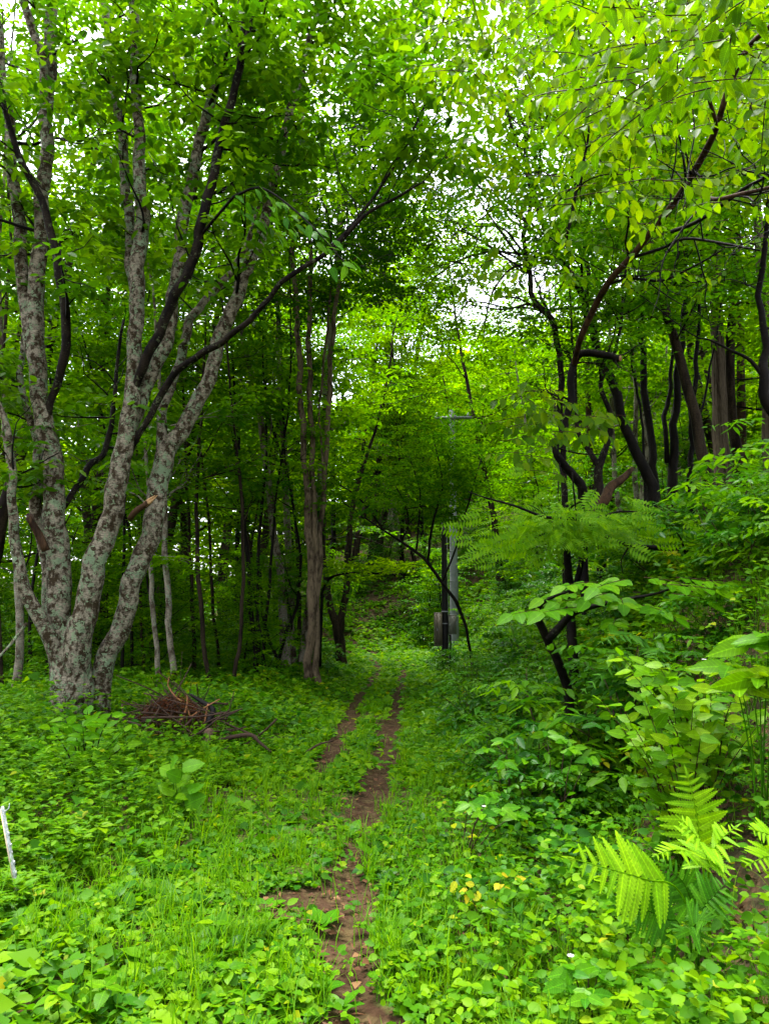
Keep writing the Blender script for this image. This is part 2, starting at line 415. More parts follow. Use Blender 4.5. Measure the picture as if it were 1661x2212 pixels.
M = {
    'canopy': leaf_mat('leaf_canopy', (.028, .098, .001), (.062, .172, .001), (.115, .240, .001), .57, tboost=(1.9, 1.7, .5), matte=True),
    'canopy_yellow': leaf_mat('leaf_canopy_yellow', (.046, .132, .001), (.092, .206, .001), (.145, .262, .001), .58, tboost=(1.9, 1.7, .5), matte=True),
    'hero': leaf_mat('leaf_clump_tree', (.020, .080, .002), (.050, .142, .002), (.100, .215, .002), .52, .40, spec=.16),
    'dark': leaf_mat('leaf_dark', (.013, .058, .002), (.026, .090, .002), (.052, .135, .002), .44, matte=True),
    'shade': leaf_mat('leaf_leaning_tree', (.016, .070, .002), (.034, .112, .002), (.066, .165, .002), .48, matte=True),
    'mid': leaf_mat('leaf_mid', (.020, .094, .002), (.046, .148, .002), (.090, .208, .002), .50, .45, tboost=(1.9, 1.7, .5)),
    'weed': leaf_mat('leaf_weed', (.015, .078, .001), (.054, .172, .001), (.128, .258, .001), .44, .5, rare=(.26, .27, .004)),
    'grass': leaf_mat('leaf_grass', (.032, .115, .001), (.072, .200, .001), (.135, .260, .002), .45, .5),
    'bank': leaf_mat('leaf_bank', (.012, .075, .004), (.030, .128, .003), (.068, .185, .002), .42, .40, spec=.14),
    'big': leaf_mat('leaf_big', (.036, .110, .001), (.074, .170, .001), (.130, .220, .001), .58, .45, by_object=True),
    'big_j': leaf_mat('leaf_big_joined', (.036, .110, .001), (.074, .170, .001), (.130, .220, .001), .58, .45),
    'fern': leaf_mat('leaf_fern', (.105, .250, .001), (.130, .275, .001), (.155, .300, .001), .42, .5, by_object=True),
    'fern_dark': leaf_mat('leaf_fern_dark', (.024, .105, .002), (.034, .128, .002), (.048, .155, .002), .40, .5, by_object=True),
    'glossy': leaf_mat('leaf_glossy', (.026, .120, .003), (.050, .168, .003), (.085, .215, .003), .42, .36, by_object=True, spec=.085),
    'broad': leaf_mat('leaf_broad', (.040, .145, .001), (.058, .178, .001), (.092, .220, .001), .45, .42, by_object=True, spec=.06),
    'shrub_bright': leaf_mat('leaf_shrub_bright', (.040, .135, .001), (.078, .192, .001), (.135, .245, .001), .45, .40, by_object=True, spec=.07),
    'litter': leaf_mat('leaf_litter', (.050, .022, .010), (.090, .042, .018), (.150, .085, .035), .1, .6, (1, 1, 1)),
    'yellowleaf': leaf_mat('leaf_yellow', (.22, .26, .008), (.28, .28, .010), (.33, .27, .012), .4, .4, by_object=True),
    'needle': leaf_mat('dead_needles', (.035, .009, .003), (.075, .020, .006), (.120, .042, .010), .1, .7, (1, 1, 1)),
    'lichen_bark': bark_mat('bark_lichen', (.185, .162, .118), (.030, .021, .011), (.140, .190, .112), .62, 13.0, (1, 1, .8), .9, dark_amt=.515),
    'lichen_thin': bark_mat('bark_lichen_thin', (.19, .165, .125), (.045, .032, .020), (.17, .21, .15), .45, 6, (1, 1, .5), .5, dark_amt=.49),
    'dark_bark': bark_mat('bark_dark', (.0070, .0054, .0038), (.0026, .002, .0016), (.028, .032, .016), .14, 7, (1, 1, .4), .6, .6, dark_amt=.5),
    'moss_bark': bark_mat('bark_mossy', (.014, .0105, .007), (.004, .003, .0024), (.060, .072, .038), .40, 7, (1, 1, .5), .6, .7, dark_amt=.5),
    'brown_bark': bark_mat('bark_brown', (.045, .024, .012), (.014, .0075, .004), None, .5, 9, (1, 1, .2), .5, .65, dark_amt=.48),
    'grey_bark': bark_mat('bark_grey', (.100, .074, .046), (.030, .021, .013), None, .5, 7, (1, 1, .4), .5, .75, dark_amt=.46),
    'trunk_bark': bark_mat('bark_trunk', (.030, .021, .013), (.009, .0065, .0045), (.050, .058, .030), .16, 7, (1, 1, .2), .6, .75, dark_amt=.48),
    'cedar_bark': bark_mat('bark_cedar', (.085, .064, .045), (.024, .016, .011), None, .5, 16, (1, 1, .035), .8, .8, dark_amt=.47),
    'ground': ground_mat('forest_floor', ((.022, .030, .010), (.040, .034, .016), (.062, .040, .022)), (.085, .048, .024), 2),
    'path': ground_mat('path_turf', ((.030, .050, .010), (.055, .070, .014), (.075, .060, .026)), (.055, .040, .016), 5, ((.016, .0075, .0035), (.036, .0185, .0088), (.068, .039, .022))),
    'concrete': plain_mat('pole_concrete', (.15, .16, .175), (.22, .23, .24), 5, .9),
    'black': plain_mat('pole_black', (.0035, .003, .003), (.008, .007, .006), 12, .7),
    'steel': plain_mat('galvanised_steel', (.15, .16, .17), (.22, .23, .24), 20, .5, .3, .05),
    'box': plain_mat('box_olive', (.060, .052, .034), (.080, .070, .046), 3, .55, 0, .05),
    'box_grey': plain_mat('box_grey', (.070, .072, .055), (.092, .094, .072), 3, .55, 0, .05),
    'white': plain_mat('white_paint', (.20, .21, .20), (.52, .55, .56), 45, .7, 0, .5),
    'tan': plain_mat('weathered_tan', (.42, .33, .22), (.60, .48, .33), 20, .8),
    'wood': plain_mat('broken_wood', (.20, .105, .04), (.38, .24, .115), 40, .7),
    'stick': plain_mat('stick_brown', (.018, .0095, .006), (.050, .027, .016), 14, .75),
    'stick_pale': plain_mat('stick_pale', (.16, .065, .022), (.24, .11, .045), 14, .7),
    'log': plain_mat('log_brown', (.040, .022, .013), (.115, .070, .045), 9, .8),
    'petal': plain_mat('petal_white', (.32, .33, .30), (.42, .42, .38), 30, .6),
}

# ------------------------------------------------------------------ ground and path
def grid_mesh(name, xs, ys, zfun, mat):
    X, Y = np.meshgrid(xs, ys); Z = zfun(X, Y)
    V = np.stack([X, Y, Z], -1).reshape(-1, 3); nx = len(xs)
    i = (np.arange(len(ys) - 1)[:, None] * nx + np.arange(nx - 1)[None]).ravel()
    return make_mesh(name, V, np.stack([i, i + 1, i + nx + 1, i + nx], -1), mat, smooth=True)

PW = 1.05    # half width of the path sheet
def ground_z(X, Y):
    inside = 1 - sstep(PW * .75, PW * 1.0, np.abs(X - x_mid(Y)))
    return height(X, Y) - 0.10 * inside * (1 - sstep(29, 32, Y))
xs = np.concatenate([np.linspace(-160, -13, 26), np.arange(-12.5, 9.01, .16), np.linspace(9.6, 160, 26)])
ys = np.concatenate([np.linspace(-40, 0, 12), np.arange(.4, 14, .16), np.arange(14, 40, .4), np.linspace(41, 320, 40)])
o = link('ground', grid_mesh('ground', xs, ys, ground_z, M['ground'])); o['kind'] = 'structure'

pys = np.arange(-2, 31, .09); off = np.linspace(-PW, PW, 41)
Y = pys[:, None] * np.ones(41); X = x_mid(pys)[:, None] + off[None]
def track_depth(X, Y):
    w = 0.13
    a = np.exp(-((X - x_right(Y)) / (w * (1.0 + .5 * sstep(5, 7.5, Y) * (1 - .5 * sstep(10, 14, Y))))) ** 2); b = np.exp(-((X - x_left(Y)) / (w * 1.2)) ** 2) * sstep(6.2, 8.2, Y)
    return a, b
a_, b_ = track_depth(X, Y)
edge = sstep(PW * .78, PW, np.abs(off))[None]
Z = height(X, Y) + 0.004 - .035 * a_ - .022 * b_ - .05 * edge + .012 * vnoise(X, Y, 9, 4) + .006 * vnoise(X, Y, 23, 2)
V = np.stack([X, Y, Z], -1).reshape(-1, 3)
i = (np.arange(len(pys) - 1)[:, None] * 41 + np.arange(40)[None]).ravel()
def soil_at(x, y):
    a, b = track_depth(x, y)
    s = np.maximum(a, b * .95) + (.42 * vnoise(x, y, 2.6, 6) + .2 * vnoise(x, y, 7, 3)) * (np.maximum(a, b) > .12)
    s = s - .14 * (1 - sstep(5, 8, y))
    return s + np.exp(-((x + .42) / .34) ** 2 - ((y - 4.30) / .28) ** 2) * 1.2 + np.exp(-((x + .12) / .3) ** 2 - ((y - 3.0) / .25) ** 2) * .7 + np.exp(-((x + .3) / .2) ** 2 - ((y - 3.7) / .2) ** 2) * .5
o = link('path', make_mesh('path', V, np.stack([i, i + 1, i + 42, i + 41], -1), M['path'], soil_at(X, Y).ravel(), smooth=True))
o['kind'] = 'structure'

# ------------------------------------------------------------------ trees
def to_ground(p, rad):
    """carry a traced stem down into the soil"""
    z = hgt(p[0][0], p[0][1]) - .15
    if p[0][2] <= z: return p, rad
    return np.vstack([[p[0][0], p[0][1], z], p]), np.append(rad[0] * 1.15, rad)

def grow(r, p0, d, length, n=5, wob=.18, up=.08):
    p = [np.asarray(p0, float)]; d = unit(d)
    for k in range(n):
        d = unit(d + r.normal(0, wob, 3) + np.array([0, 0, up]))
        p.append(p[-1] + d * length / n)
    return np.array(p)

class Tree:
    """stems, branches and sprays of one tree, gathered in world space and split into parts"""
    def __init__(self, seed): self.r = np.random.default_rng(seed); self.stems = []; self.br = Tubes(); self.c = []; self.extra = []
    def stem(self, p, rad, sides=9, sub=4, lump=.05): self.stems.append((p, rad, sides, sub, lump))
    def branch(self, p, rad, sides=6): self.extra.append((p, rad, sides))
    def fill(self, p, rad, t0, n, length, up=.15, out=.9, sprays=3, sub=3, bias=None, sig=.25):
        """branches leaving a stem between t0 and its end, each with side twigs that carry sprays"""
        r = self.r; p, rad = smooth_line(p, rad, 4); m = len(p)
        for k in range(n):
            i = int((t0 + (1 - t0) * r.uniform(0, 1)) * (m - 1)); i = min(max(i, 1), m - 1)
            th = r.uniform(0, 2 * PI)
            d = np.array([math.cos(th) * out, math.sin(th) * out, r.uniform(-.1, .6)])
            if bias is not None: d = d + np.asarray(bias)
            L = length * r.uniform(.6, 1.25) * (1.15 - .5 * i / m)
            q = grow(r, p[i], d, L, 5, .2, up); r0 = min(rad[i] * .5, .012 * L + .006)
            self.br.add(q, np.linspace(r0, .005, 6), 4, 2)
            for s in range(sub):
                j = r.integers(1, 5); d2 = unit(q[j + 1] - q[j]) + r.normal(0, .7, 3) * np.array([1, 1, .4])
                q2 = grow(r, q[j], d2, L * r.uniform(.3, .55), 3, .25, .02)
                self.br.add(q2, np.linspace(r0 * .5, .004, 4), 3, 1)
                for z in range(sprays): self.c.append(q2[r.integers(1, 4)] + r.normal(0, sig, 3) * np.array([1, 1, .5]))
            for z in range(sprays): self.c.append(q[r.integers(2, 6)] + r.normal(0, sig, 3) * np.array([1, 1, .5]))
    def build(self, name, base, label, bark, leaf, group=None, cat='tree', shape='two', sp={}, stem_name='trunk', crown_kind=None, branch_mat=None):
        root = thing(name, base, label, cat, group)
        for p, rad, sides, sub, lump in self.stems:
            t = Tubes(); t.add(p, rad, sides, sub, lump)
            link(stem_name, t.mesh(name + '_' + stem_name, bark, base), root); 
        for p, rad, sides in self.extra:
            t = Tubes(); t.add(p, rad, sides, 3, .06); link('branch', t.mesh(name + '_branch', branch_mat or bark, base), root)
        if self.br:
            o = link('branches', self.br.mesh(name + '_branches', branch_mat or bark, base), root); o['kind'] = 'stuff'
        if self.c:
            lv = Leaves(shape); spray(lv, np.array(self.c), self.r, **sp)
            link('crown', lv.mesh(name + '_crown', leaf, base), root)
        return root

# ---- big lichen-covered clump on the left
HD = 9.1
HB = P(152, 1612, HD); HB[2] = hgt(HB[0], HB[1])
H = Tree(101)
hero_stems = {
 'A': ([(146, 1520, 60), (138, 1440, 78), (128, 1300, 70), (122, 1140, 62), (112, 1000, 58), (84, 820, 52), (76, 700, 50), (86, 550, 46), (98, 350, 42), (105, 200, 40), (112, 50, 36), (118, -150, 30), (125, -450, 20)], 9.1, 9.2),
 'A2': ([(90, 850, 40), (66, 740, 40), (48, 560, 38), (32, 390, 34), (14, 220, 30), (-10, 30, 26), (-40, -250, 16)], 9.1, 9.5),
 'E': ([(96, 960, 16), (112, 870, 22), (136, 780, 27), (145, 690, 28), (125, 575, 24), (90, 430, 22), (35, 315, 20), (5, 215, 16), (-25, 80, 12)], 9.2, 8.2),
 'A3': ([(100, 220, 24), (90, 130, 27), (70, 60, 26), (48, -20, 24), (36, -180, 16)], 9.1, 8.8),
 'B': ([(160, 1520, 66), (168, 1420, 82), (185, 1310, 68), (205, 1230, 64), (235, 1130, 60), (262, 1010, 58), (280, 900, 54), (292, 800, 46), (292, 700, 44), (300, 580, 45), (306, 440, 42), (300, 300, 34), (292, 150, 27), (290, 0, 25), (288, -240, 18)], 9.0, 9.0),
 'B1': ([(292, 640, 30), (278, 480, 30), (268, 330, 30), (242, 160, 27), (226, 0, 24), (212, -240, 16)], 9.2, 9.9),
 'B2': ([(280, 930, 44), (315, 840, 43), (350, 760, 40), (370, 690, 38), (386, 560, 36), (405, 430, 38), (435, 300, 34), (465, 175, 28), (495, 70, 24), (515, 0, 22), (545, -170, 15)], 9.1, 9.7),
 'B3': ([(278, 930, 14), (292, 850, 22), (312, 790, 29), (350, 700, 31), (402, 595, 31), (440, 475, 30), (465, 350, 28), (495, 240, 26), (520, 125, 24), (535, 0, 22), (548, -140, 15)], 9.1, 8.0),
 'B4': ([(518, 120, 14), (548, 40, 14), (580, -40, 11), (610, -130, 8)], 8.1, 8.0),
 'C': ([(205, 1600, 66), (212, 1530, 60), (222, 1460, 60), (242, 1400, 58), (272, 1316, 55), (302, 1216, 55), (335, 1116, 57), (352, 1000, 58), (370, 955, 52), (402, 920, 49), (450, 816, 42), (490, 690, 40), (530, 600, 37), (565, 500, 32), (590, 400, 28), (605, 335, 26), (636, 210, 26), (665, 100, 20), (690, 0, 18), (730, -170, 11)], 9.2, 9.6),
 'C2': ([(350, 985, 36), (350, 900, 29), (370, 840, 28), (390, 770, 28), (415, 690, 26), (450, 640, 22), (500, 590, 20), (535, 520, 17), (562, 440, 11), (590, 340, 7)], 9.4, 10.3),
 'D': ([(268, 1000, 12), (300, 940, 18), (345, 862, 22), (385, 800, 22), (430, 765, 22), (480, 740, 20), (540, 690, 18), (610, 610, 16), (685, 560, 15), (735, 520, 13), (790, 465, 11), (850, 430, 9), (915, 392, 6)], 9.1, 7.6),
 'D2': ([(715, 535, 11), (780, 465, 10), (835, 382, 9), (886, 298, 8), (920, 212, 7), (946, 90, 5), (975, -30, 4)], 8.1, 7.8),
 'L1': ([(142, 1500, 50), (122, 1410, 54), (96, 1348, 48), (62, 1283, 42), (42, 1228, 37), (30, 1174, 34), (28, 1110, 30), (32, 1050, 27), (20, 960, 23), (0, 880, 20), (-30, 780, 15)], 9.0, 8.6),
 'L2': ([(112, 1330, 42), (100, 1210, 42), (82, 1120, 42), (86, 1050, 36), (76, 950, 29), (60, 880, 25), (46, 820, 22), (52, 720, 16)], 9.2, 9.7),
 'F': ([(120, 1130, 12), (145, 1085, 17), (190, 1012, 20), (232, 965, 18), (250, 830, 12), (266, 690, 8)], 9.2, 10.2),
 'K': ([(60, 1345, 10), (30, 1382, 9), (-12, 1432, 7)], 9.0, 8.8),
}
hp = {k: trace(*v) for k, v in hero_stems.items()}
hp = {k: (p, r_ * (.64 if k in ('L1', 'L2') else .73)) for k, (p, r_) in hp.items()}
tp, tr = trace([(146, 1665, 150), (150, 1600, 126), (152, 1550, 112), (154, 1490, 106), (154, 1440, 98), (155, 1395, 70), (157, 1350, 30), (158, 1330, 6)], HD)
H.stem(tp, tr * .85, 18, 6, .05)
for k, (p, r_) in hp.items():
    H.stem(p, r_, 14 if k in 'ABCB2L1L2A2' else 10, 5, .06)
for k, t0, n, L in (('A', .55, 13, 1.7), ('A2', .5, 8, 1.7), ('E', .4, 4, 1.2), ('B', .55, 13, 1.7), ('B1', .3, 8, 1.7), ('B2', .5, 12, 1.9), ('B3', .45, 8, 1.4),
                    ('C', .6, 13, 1.8), ('C2', .4, 8, 1.5), ('D2', .3, 6, .9), ('L1', .7, 4, 1.1), ('L2', .6, 4, 1.2), ('F', .4, 4, 1.1)):
    H.fill(*hp[k], t0, max(3, int(n * .7)), L, .05, 1, 2, 3)
for k in range(200):
    a_x, a_y = rng.uniform(480, 1010), rng.uniform(-90, 230) + (0 if rng.uniform() < .7 else 120)
    if a_x > 890 and a_y > 110: continue
    H.c.append(P(a_x, a_y, rng.uniform(8.2, 11.)))
for k in range(110):
    H.c.append(P(rng.uniform(-60, 560), rng.uniform(-90, 700), rng.uniform(9.8, 12.)))
for k_ in ('D', 'D2', 'B3', 'E', 'F', 'C2', 'L1'):
    p, rad = smooth_line(*hp[k_], 4)
    for _ in range(7):
        i = rng.integers(len(p) // 3, len(p) - 1); ln = rng.uniform(.4, 1.3); q = grow(rng, p[i], unit(p[i] - p[i - 1]) + rng.normal(0, .7, 3), ln, 5, .25, .04)
        H.br.add(q, np.linspace(min(rad[i] * .4, .014), .003, 6), 5, 2, .06)
hero = H.build('lichen_tree', HB, 'large pale multi-stemmed tree with lichen-spotted bark beside the brush pile', M['lichen_bark'], M['hero'], shape='six',
               sp=dict(ntw=4, nlf=5, twig=.42, size=.150, asp=.46, droop=.35, tint=(.05, .95)), stem_name='stem', branch_mat=M['dark_bark'])
# dark wet stems of the clump
names = ['trunk'] + list(hero_stems)
for o_, k in zip([c for c in hero.children if c.name.split('.')[0] == 'stem'], names):
    if k in ('E', 'B3', 'B4', 'D', 'F', 'D2'):
        o_.data.materials[0] = M['moss_bark']
    o_.name = 'trunk' if k == 'trunk' else ('branch' if k in ('D', 'D2', 'K', 'F', 'B4') else 'stem')
# snapped limbs
def stub(parent, base, pts, d0, d1, mat, tipmat, label=None, tip=.3):
    p, r_ = trace(pts, d0, d1)
    t = Tubes(); t.add(p, r_, 9, 3, .08)
    o = link('broken_limb', t.mesh('broken_limb', mat, base), parent)
    if label: o['label'] = label
    e = p[-1]; dd = unit(p[-1] - p[-2]); r0 = r_[-1]
    t2 = Tubes()
    rr = np.random.default_rng(5)
    for k in range(7):     # splinters
        a = rr.uniform(0, 2 * PI); of = np.array([math.cos(a), math.sin(a) * .4, math.sin(a)]) * r0 * .6
        t2.add([e - dd * r0 * 1.5 + of, e + dd * r0 + of, e + dd * tip * rr.uniform(.3, .8) + of * .6], [r0 * .55, r0 * .45, .003], 5, 1)
    link('splintered_end', t2.mesh('splintered_end', tipmat, base), o)
stub(hero, HB, [(278, 1122, 13), (300, 1102, 14), (322, 1084, 13)], 8.85, 8.7, M['brown_bark'], M['wood'], 'brown snapped limb with a pale splintered end', .17)
stub(hero, HB, [(98, 1190, 17), (82, 1155, 16), (66, 1118, 13)], 8.8, 8.7, M['brown_bark'], M['stick'], 'short brown broken limb', .06)

# spray of big drooping leaves on the long branch, near the middle of the frame
LEAFT = None
def big_leaf_mesh(name, mat, asp=.55, heart=.0, serr=0, n=6, droop=.18, fold=.14, twist=.0, wave=.012):
    """an ovate leaf of unit length, folded along its midrib and drooping"""
    V = []; F = []
    for k in range(n + 1):
        t = k / n
        w = asp * .5 * (math.sin(PI * min(1, t ** .72)) ** .8) if 0 < t < 1 else 0.
        if serr and 0 < k < n: w *= 1 + serr * (1 if k % 2 else -1)
        z = -droop * t * t
        back = -heart * (1 - t) * (1 if k == 1 else 0)
        u1 = wave * math.sin(k * 2.4 + 1); u2 = wave * math.sin(k * 2.1 + 4)
        V += [(t, 0, z - 0.0), (t + back, w, z + fold * w + twist * t * w + u1), (t + back, -w, z + fold * w - twist * t * w + u2)]
    for k in range(n):
        a, b = 3 * k, 3 * k + 3
        F += [(a, b, b + 1, a + 1), (a, a + 2, b + 2, b)]
    return make_mesh(name, V, np.array(F), mat, smooth=False)

def axes_matrix(pos, A, N, L):
    A = unit(A); S = unit(np.cross(N, A)); N = np.cross(A, S)
    m = Matrix(((A[0] * L, S[0] * L, N[0] * L, pos[0]), (A[1] * L, S[1] * L, N[1] * L, pos[1]), (A[2] * L, S[2] * L, N[2] * L, pos[2]), (0, 0, 0, 1)))
    return m

def leaf_obj(parent, base, mesh, pos, A, N, L, name='leaf'):
    return link(name, mesh, parent, mat=axes_matrix(np.asarray(pos) - np.asarray(base), A, N, L))

ME_DROOP = big_leaf_mesh('drooping_leaf', M['glossy'], .44, 0, .06, 8, .22)
rr = np.random.default_rng(21)
for (px, py, d) in [(560, 415, 7.6), (600, 440, 7.5), (640, 470, 7.4), (680, 505, 7.3), (715, 540, 7.2), (745, 575, 7.1), (620, 500, 7.4), (575, 480, 7.5), (530, 440, 7.7)]:
    c = P(px, py, d)
    for k in range(7):
        a = np.array([rr.normal(.75, .35), rr.normal(-.1, .4), rr.normal(-.65, .25)])
        leaf_obj(hero, HB, ME_DROOP, c + rr.normal(0, .07, 3), a, np.array([0, -.55, 1]) + rr.normal(0, .3, 3), rr.uniform(.12, .19))
t = Tubes(); p, r_ = trace([(505, 425, 7), (560, 405, 6), (620, 440, 5), (690, 505, 4), (755, 580, 3)], 7.9, 7.1); t.add(p, r_, 5, 3)
p, r_ = trace([(395, 560, 8), (450, 490, 7), (505, 425, 7)], 9.0, 7.9); t.add(p, r_, 5, 3)
link('branch', t.mesh('drooping_branch', M['dark_bark'], HB), hero)

# ---- generic traced tree: trunk given in the frame, carried on upwards, with its own crown
def traced_tree(seed, name, label, stems, d, bark, leaf, top=11., nb=12, L=1.9, t0=.45, sp=None, group=None, shape='two', lump=.06, d1=None, out=1.0, up=.1, fillsp=3, lean=.05, grow_up=True, base=None, sides=9, sub=3, hook=None):
    T = Tree(seed); root = None
    for k, s in enumerate(stems):
        p, rad = trace(s, d, d1 if d1 else d); rad = rad * (.72 if name == 'bank_tree' else .84)
        if k == 0:
            if base is None:
                b = p[0].copy(); b[2] = hgt(b[0], b[1])
            else: b = np.asarray(base, float)
            if p[0][2] > b[2] + .05:
                p = np.vstack([[p[0][0] + (p[0][0] - p[1][0]) * .1, p[0][1], b[2] - .15], p]); rad = np.append(rad[0] * 1.2, rad)
            else:
                p = np.vstack([[p[0][0], p[0][1], b[2] - .15], p[1:]]) ; 
        if grow_up and p[-1][2] < top:
            dd = unit(p[-1] - p[-2]); dd = unit(dd * np.array([.6, .6, 1]) + T.r.normal(0, lean, 3)); Lx = top - p[-1][2]
            q = grow(T.r, p[-1], dd, Lx, 4, .08, .06)
            p = np.vstack([p, q[1:]]); rad = np.concatenate([rad, np.linspace(rad[-1] * .8, .012, 4)])
        T.stem(p, rad, sides, 3, lump)
        if nb: T.fill(p, rad, t0, max(2, nb if k == 0 else int(nb * .7)), L, up, out, fillsp, sub)
    if hook: hook(T)
    return T, T.build(name, b, label, bark, leaf, group, sp=sp or dict(ntw=4, nlf=6, twig=.5, size=.13, asp=.5, tint=(.1, .9)), shape=shape)

# centre tree of upright pale stems
CT = Tree(202); cb = P(668, 1492, 15.); cb[2] = hgt(cb[0], cb[1])
cst = [
 [(660, 1505, 34), (666, 1440, 25), (670, 1380, 22), (674, 1280, 22), (668, 1150, 20), (662, 1050, 17), (655, 940, 15), (648, 830, 14), (645, 740, 13), (640, 650, 12), (632, 550, 10), (624, 460, 8), (616, 330, 6)],
 [(676, 1400, 14), (682, 1240, 16), (677, 1050, 16), (672, 900, 14), (668, 790, 13), (668, 690, 12), (672, 600, 11), (668, 500, 9), (660, 380, 7), (655, 230, 5)],
 [(686, 1500, 24), (684, 1380, 18), (690, 1200, 15), (700, 1050, 14), (710, 900, 13), (713, 800, 12), (722, 690, 11), (735, 590, 9), (738, 480, 7), (752, 350, 6), (770, 200, 5)],
 [(702, 1040, 6), (690, 900, 6), (700, 780, 7), (712, 660, 6), (716, 560, 5), (700, 420, 4)],
]
for k, s in enumerate(cst):
    p, r_ = trace(s, 15., 15 + .3 * k); r_ = r_ * np.linspace(.70, 1.05, len(r_)); CT.stem(p, r_, 11, 4, .09)
    CT.fill(p, r_, .55, 6, 1.6, .1, 1, 2, 3)
# its dense dark bough hanging over the path
for k in range(360):
    px, py = rng.normal(815, 64), rng.uniform(60, 650)
    if py > 560 and px > 880: continue
    CT.c.append(P(px, py, rng.uniform(12.2, 15.)))
for s in ([(740, 480, 7), (780, 400, 6), (830, 330, 4), (880, 240, 3)], [(752, 350, 6), (800, 260, 5), (850, 160, 4)], [(735, 590, 7), (790, 540, 5), (850, 500, 4)]):
    p, r_ = trace(s, 15.3, 13.5); CT.branch(p, r_)
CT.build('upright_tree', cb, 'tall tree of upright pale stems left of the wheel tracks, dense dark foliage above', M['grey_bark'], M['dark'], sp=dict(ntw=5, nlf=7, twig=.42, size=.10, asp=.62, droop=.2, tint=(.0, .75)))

# V-forked dark tree behind it
traced_tree(203, 'forked_tree', 'dark rough-barked tree forking in a V just behind the upright pale stems',
    [[(739, 1450, 31), (736, 1400, 27), (729, 1360, 29), (716, 1320, 18), (706, 1260, 18), (698, 1200, 14), (700, 1120, 10), (692, 1000, 8)],
     [(733, 1380, 20), (737, 1335, 19), (746, 1290, 18), (752, 1220, 16), (756, 1140, 14), (764, 1090, 11), (789, 996, 9), (810, 930, 7), (838, 814, 5), (850, 720, 4)]],
    21., M['trunk_bark'], M['canopy'], 10.5, 9, 2.0, .55)

# leaning small tree with dark foliage before the poles
LT = Tree(204); lb = P(1026, 1452, 16.2); lb[2] = hgt(lb[0], lb[1])
p, r_ = trace([(1028, 1470, 11), (1020, 1430, 10), (1012, 1385, 10), (1000, 1340, 11), (985, 1300, 12), (962, 1270, 11), (925, 1215, 11), (900, 1192, 10), (860, 1165, 8), (830, 1146, 7), (790, 1120, 5), (740, 1085, 4)], 16.2, 15.4)
LT.stem(p, r_ * .62, 8, 4, .08)
for s in ([(925, 1215, 6), (930, 1150, 6), (945, 1095, 5), (955, 1040, 4), (940, 960, 3)], [(900, 1192, 5), (904, 1120, 4), (908, 1060, 3), (880, 980, 2)], [(955, 1262, 5), (985, 1180, 4), (1010, 1090, 4), (1040, 990, 3)],
          [(868, 1168, 4), (880, 1140, 4), (878, 1100, 3), (850, 1040, 2)], [(830, 1146, 4), (790, 1090, 4), (740, 1050, 3), (690, 1040, 2)]):
    p, r_ = trace(s, 15.9, 15.5); LT.branch(p, r_, 5)
for (cx, cy, sx, sy, n) in ((945, 955, 75, 48, 60), (960, 1050, 95, 38, 60), (760, 1055, 75, 34, 60), (690, 1075, 32, 28, 24), (880, 1080, 55, 32, 20), (985, 1015, 30, 60, 60)):
    for k in range(n): LT.c.append(P(rng.normal(cx, sx), rng.normal(cy, sy), rng.uniform(14.4, 16.6)))
for k in range(60): LT.c.append(P(rng.normal(982, 13), rng.uniform(925, 1135), rng.uniform(15.6, 17.4)))
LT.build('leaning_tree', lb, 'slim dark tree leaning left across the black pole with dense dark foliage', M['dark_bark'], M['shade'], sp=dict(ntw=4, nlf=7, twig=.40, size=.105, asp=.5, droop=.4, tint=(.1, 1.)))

# low lit bough left of the path
YB = Tree(205); yb = P(702, 1330, 17.); yb[2] = hgt(yb[0], yb[1])
p, r_ = trace([(690, 1440, 8), (694, 1330, 7), (702, 1262, 6), (735, 1240, 5), (790, 1238, 4), (860, 1243, 3)], 17.2, 16.6)
YB.stem(p, r_, 6, 3)
for k in range(46): YB.c.append(P(rng.uniform(705, 885), rng.normal(1222, 14), rng.uniform(16, 17.4)))
YB.build('low_sapling', yb, 'slender sapling with a flat bright yellow-green bough beside the pale stems', M['dark_bark'], M['canopy_yellow'], sp=dict(ntw=4, nlf=6, twig=.4, size=.12, asp=.6, droop=.1, up=.2, tint=(.5, 1.)))

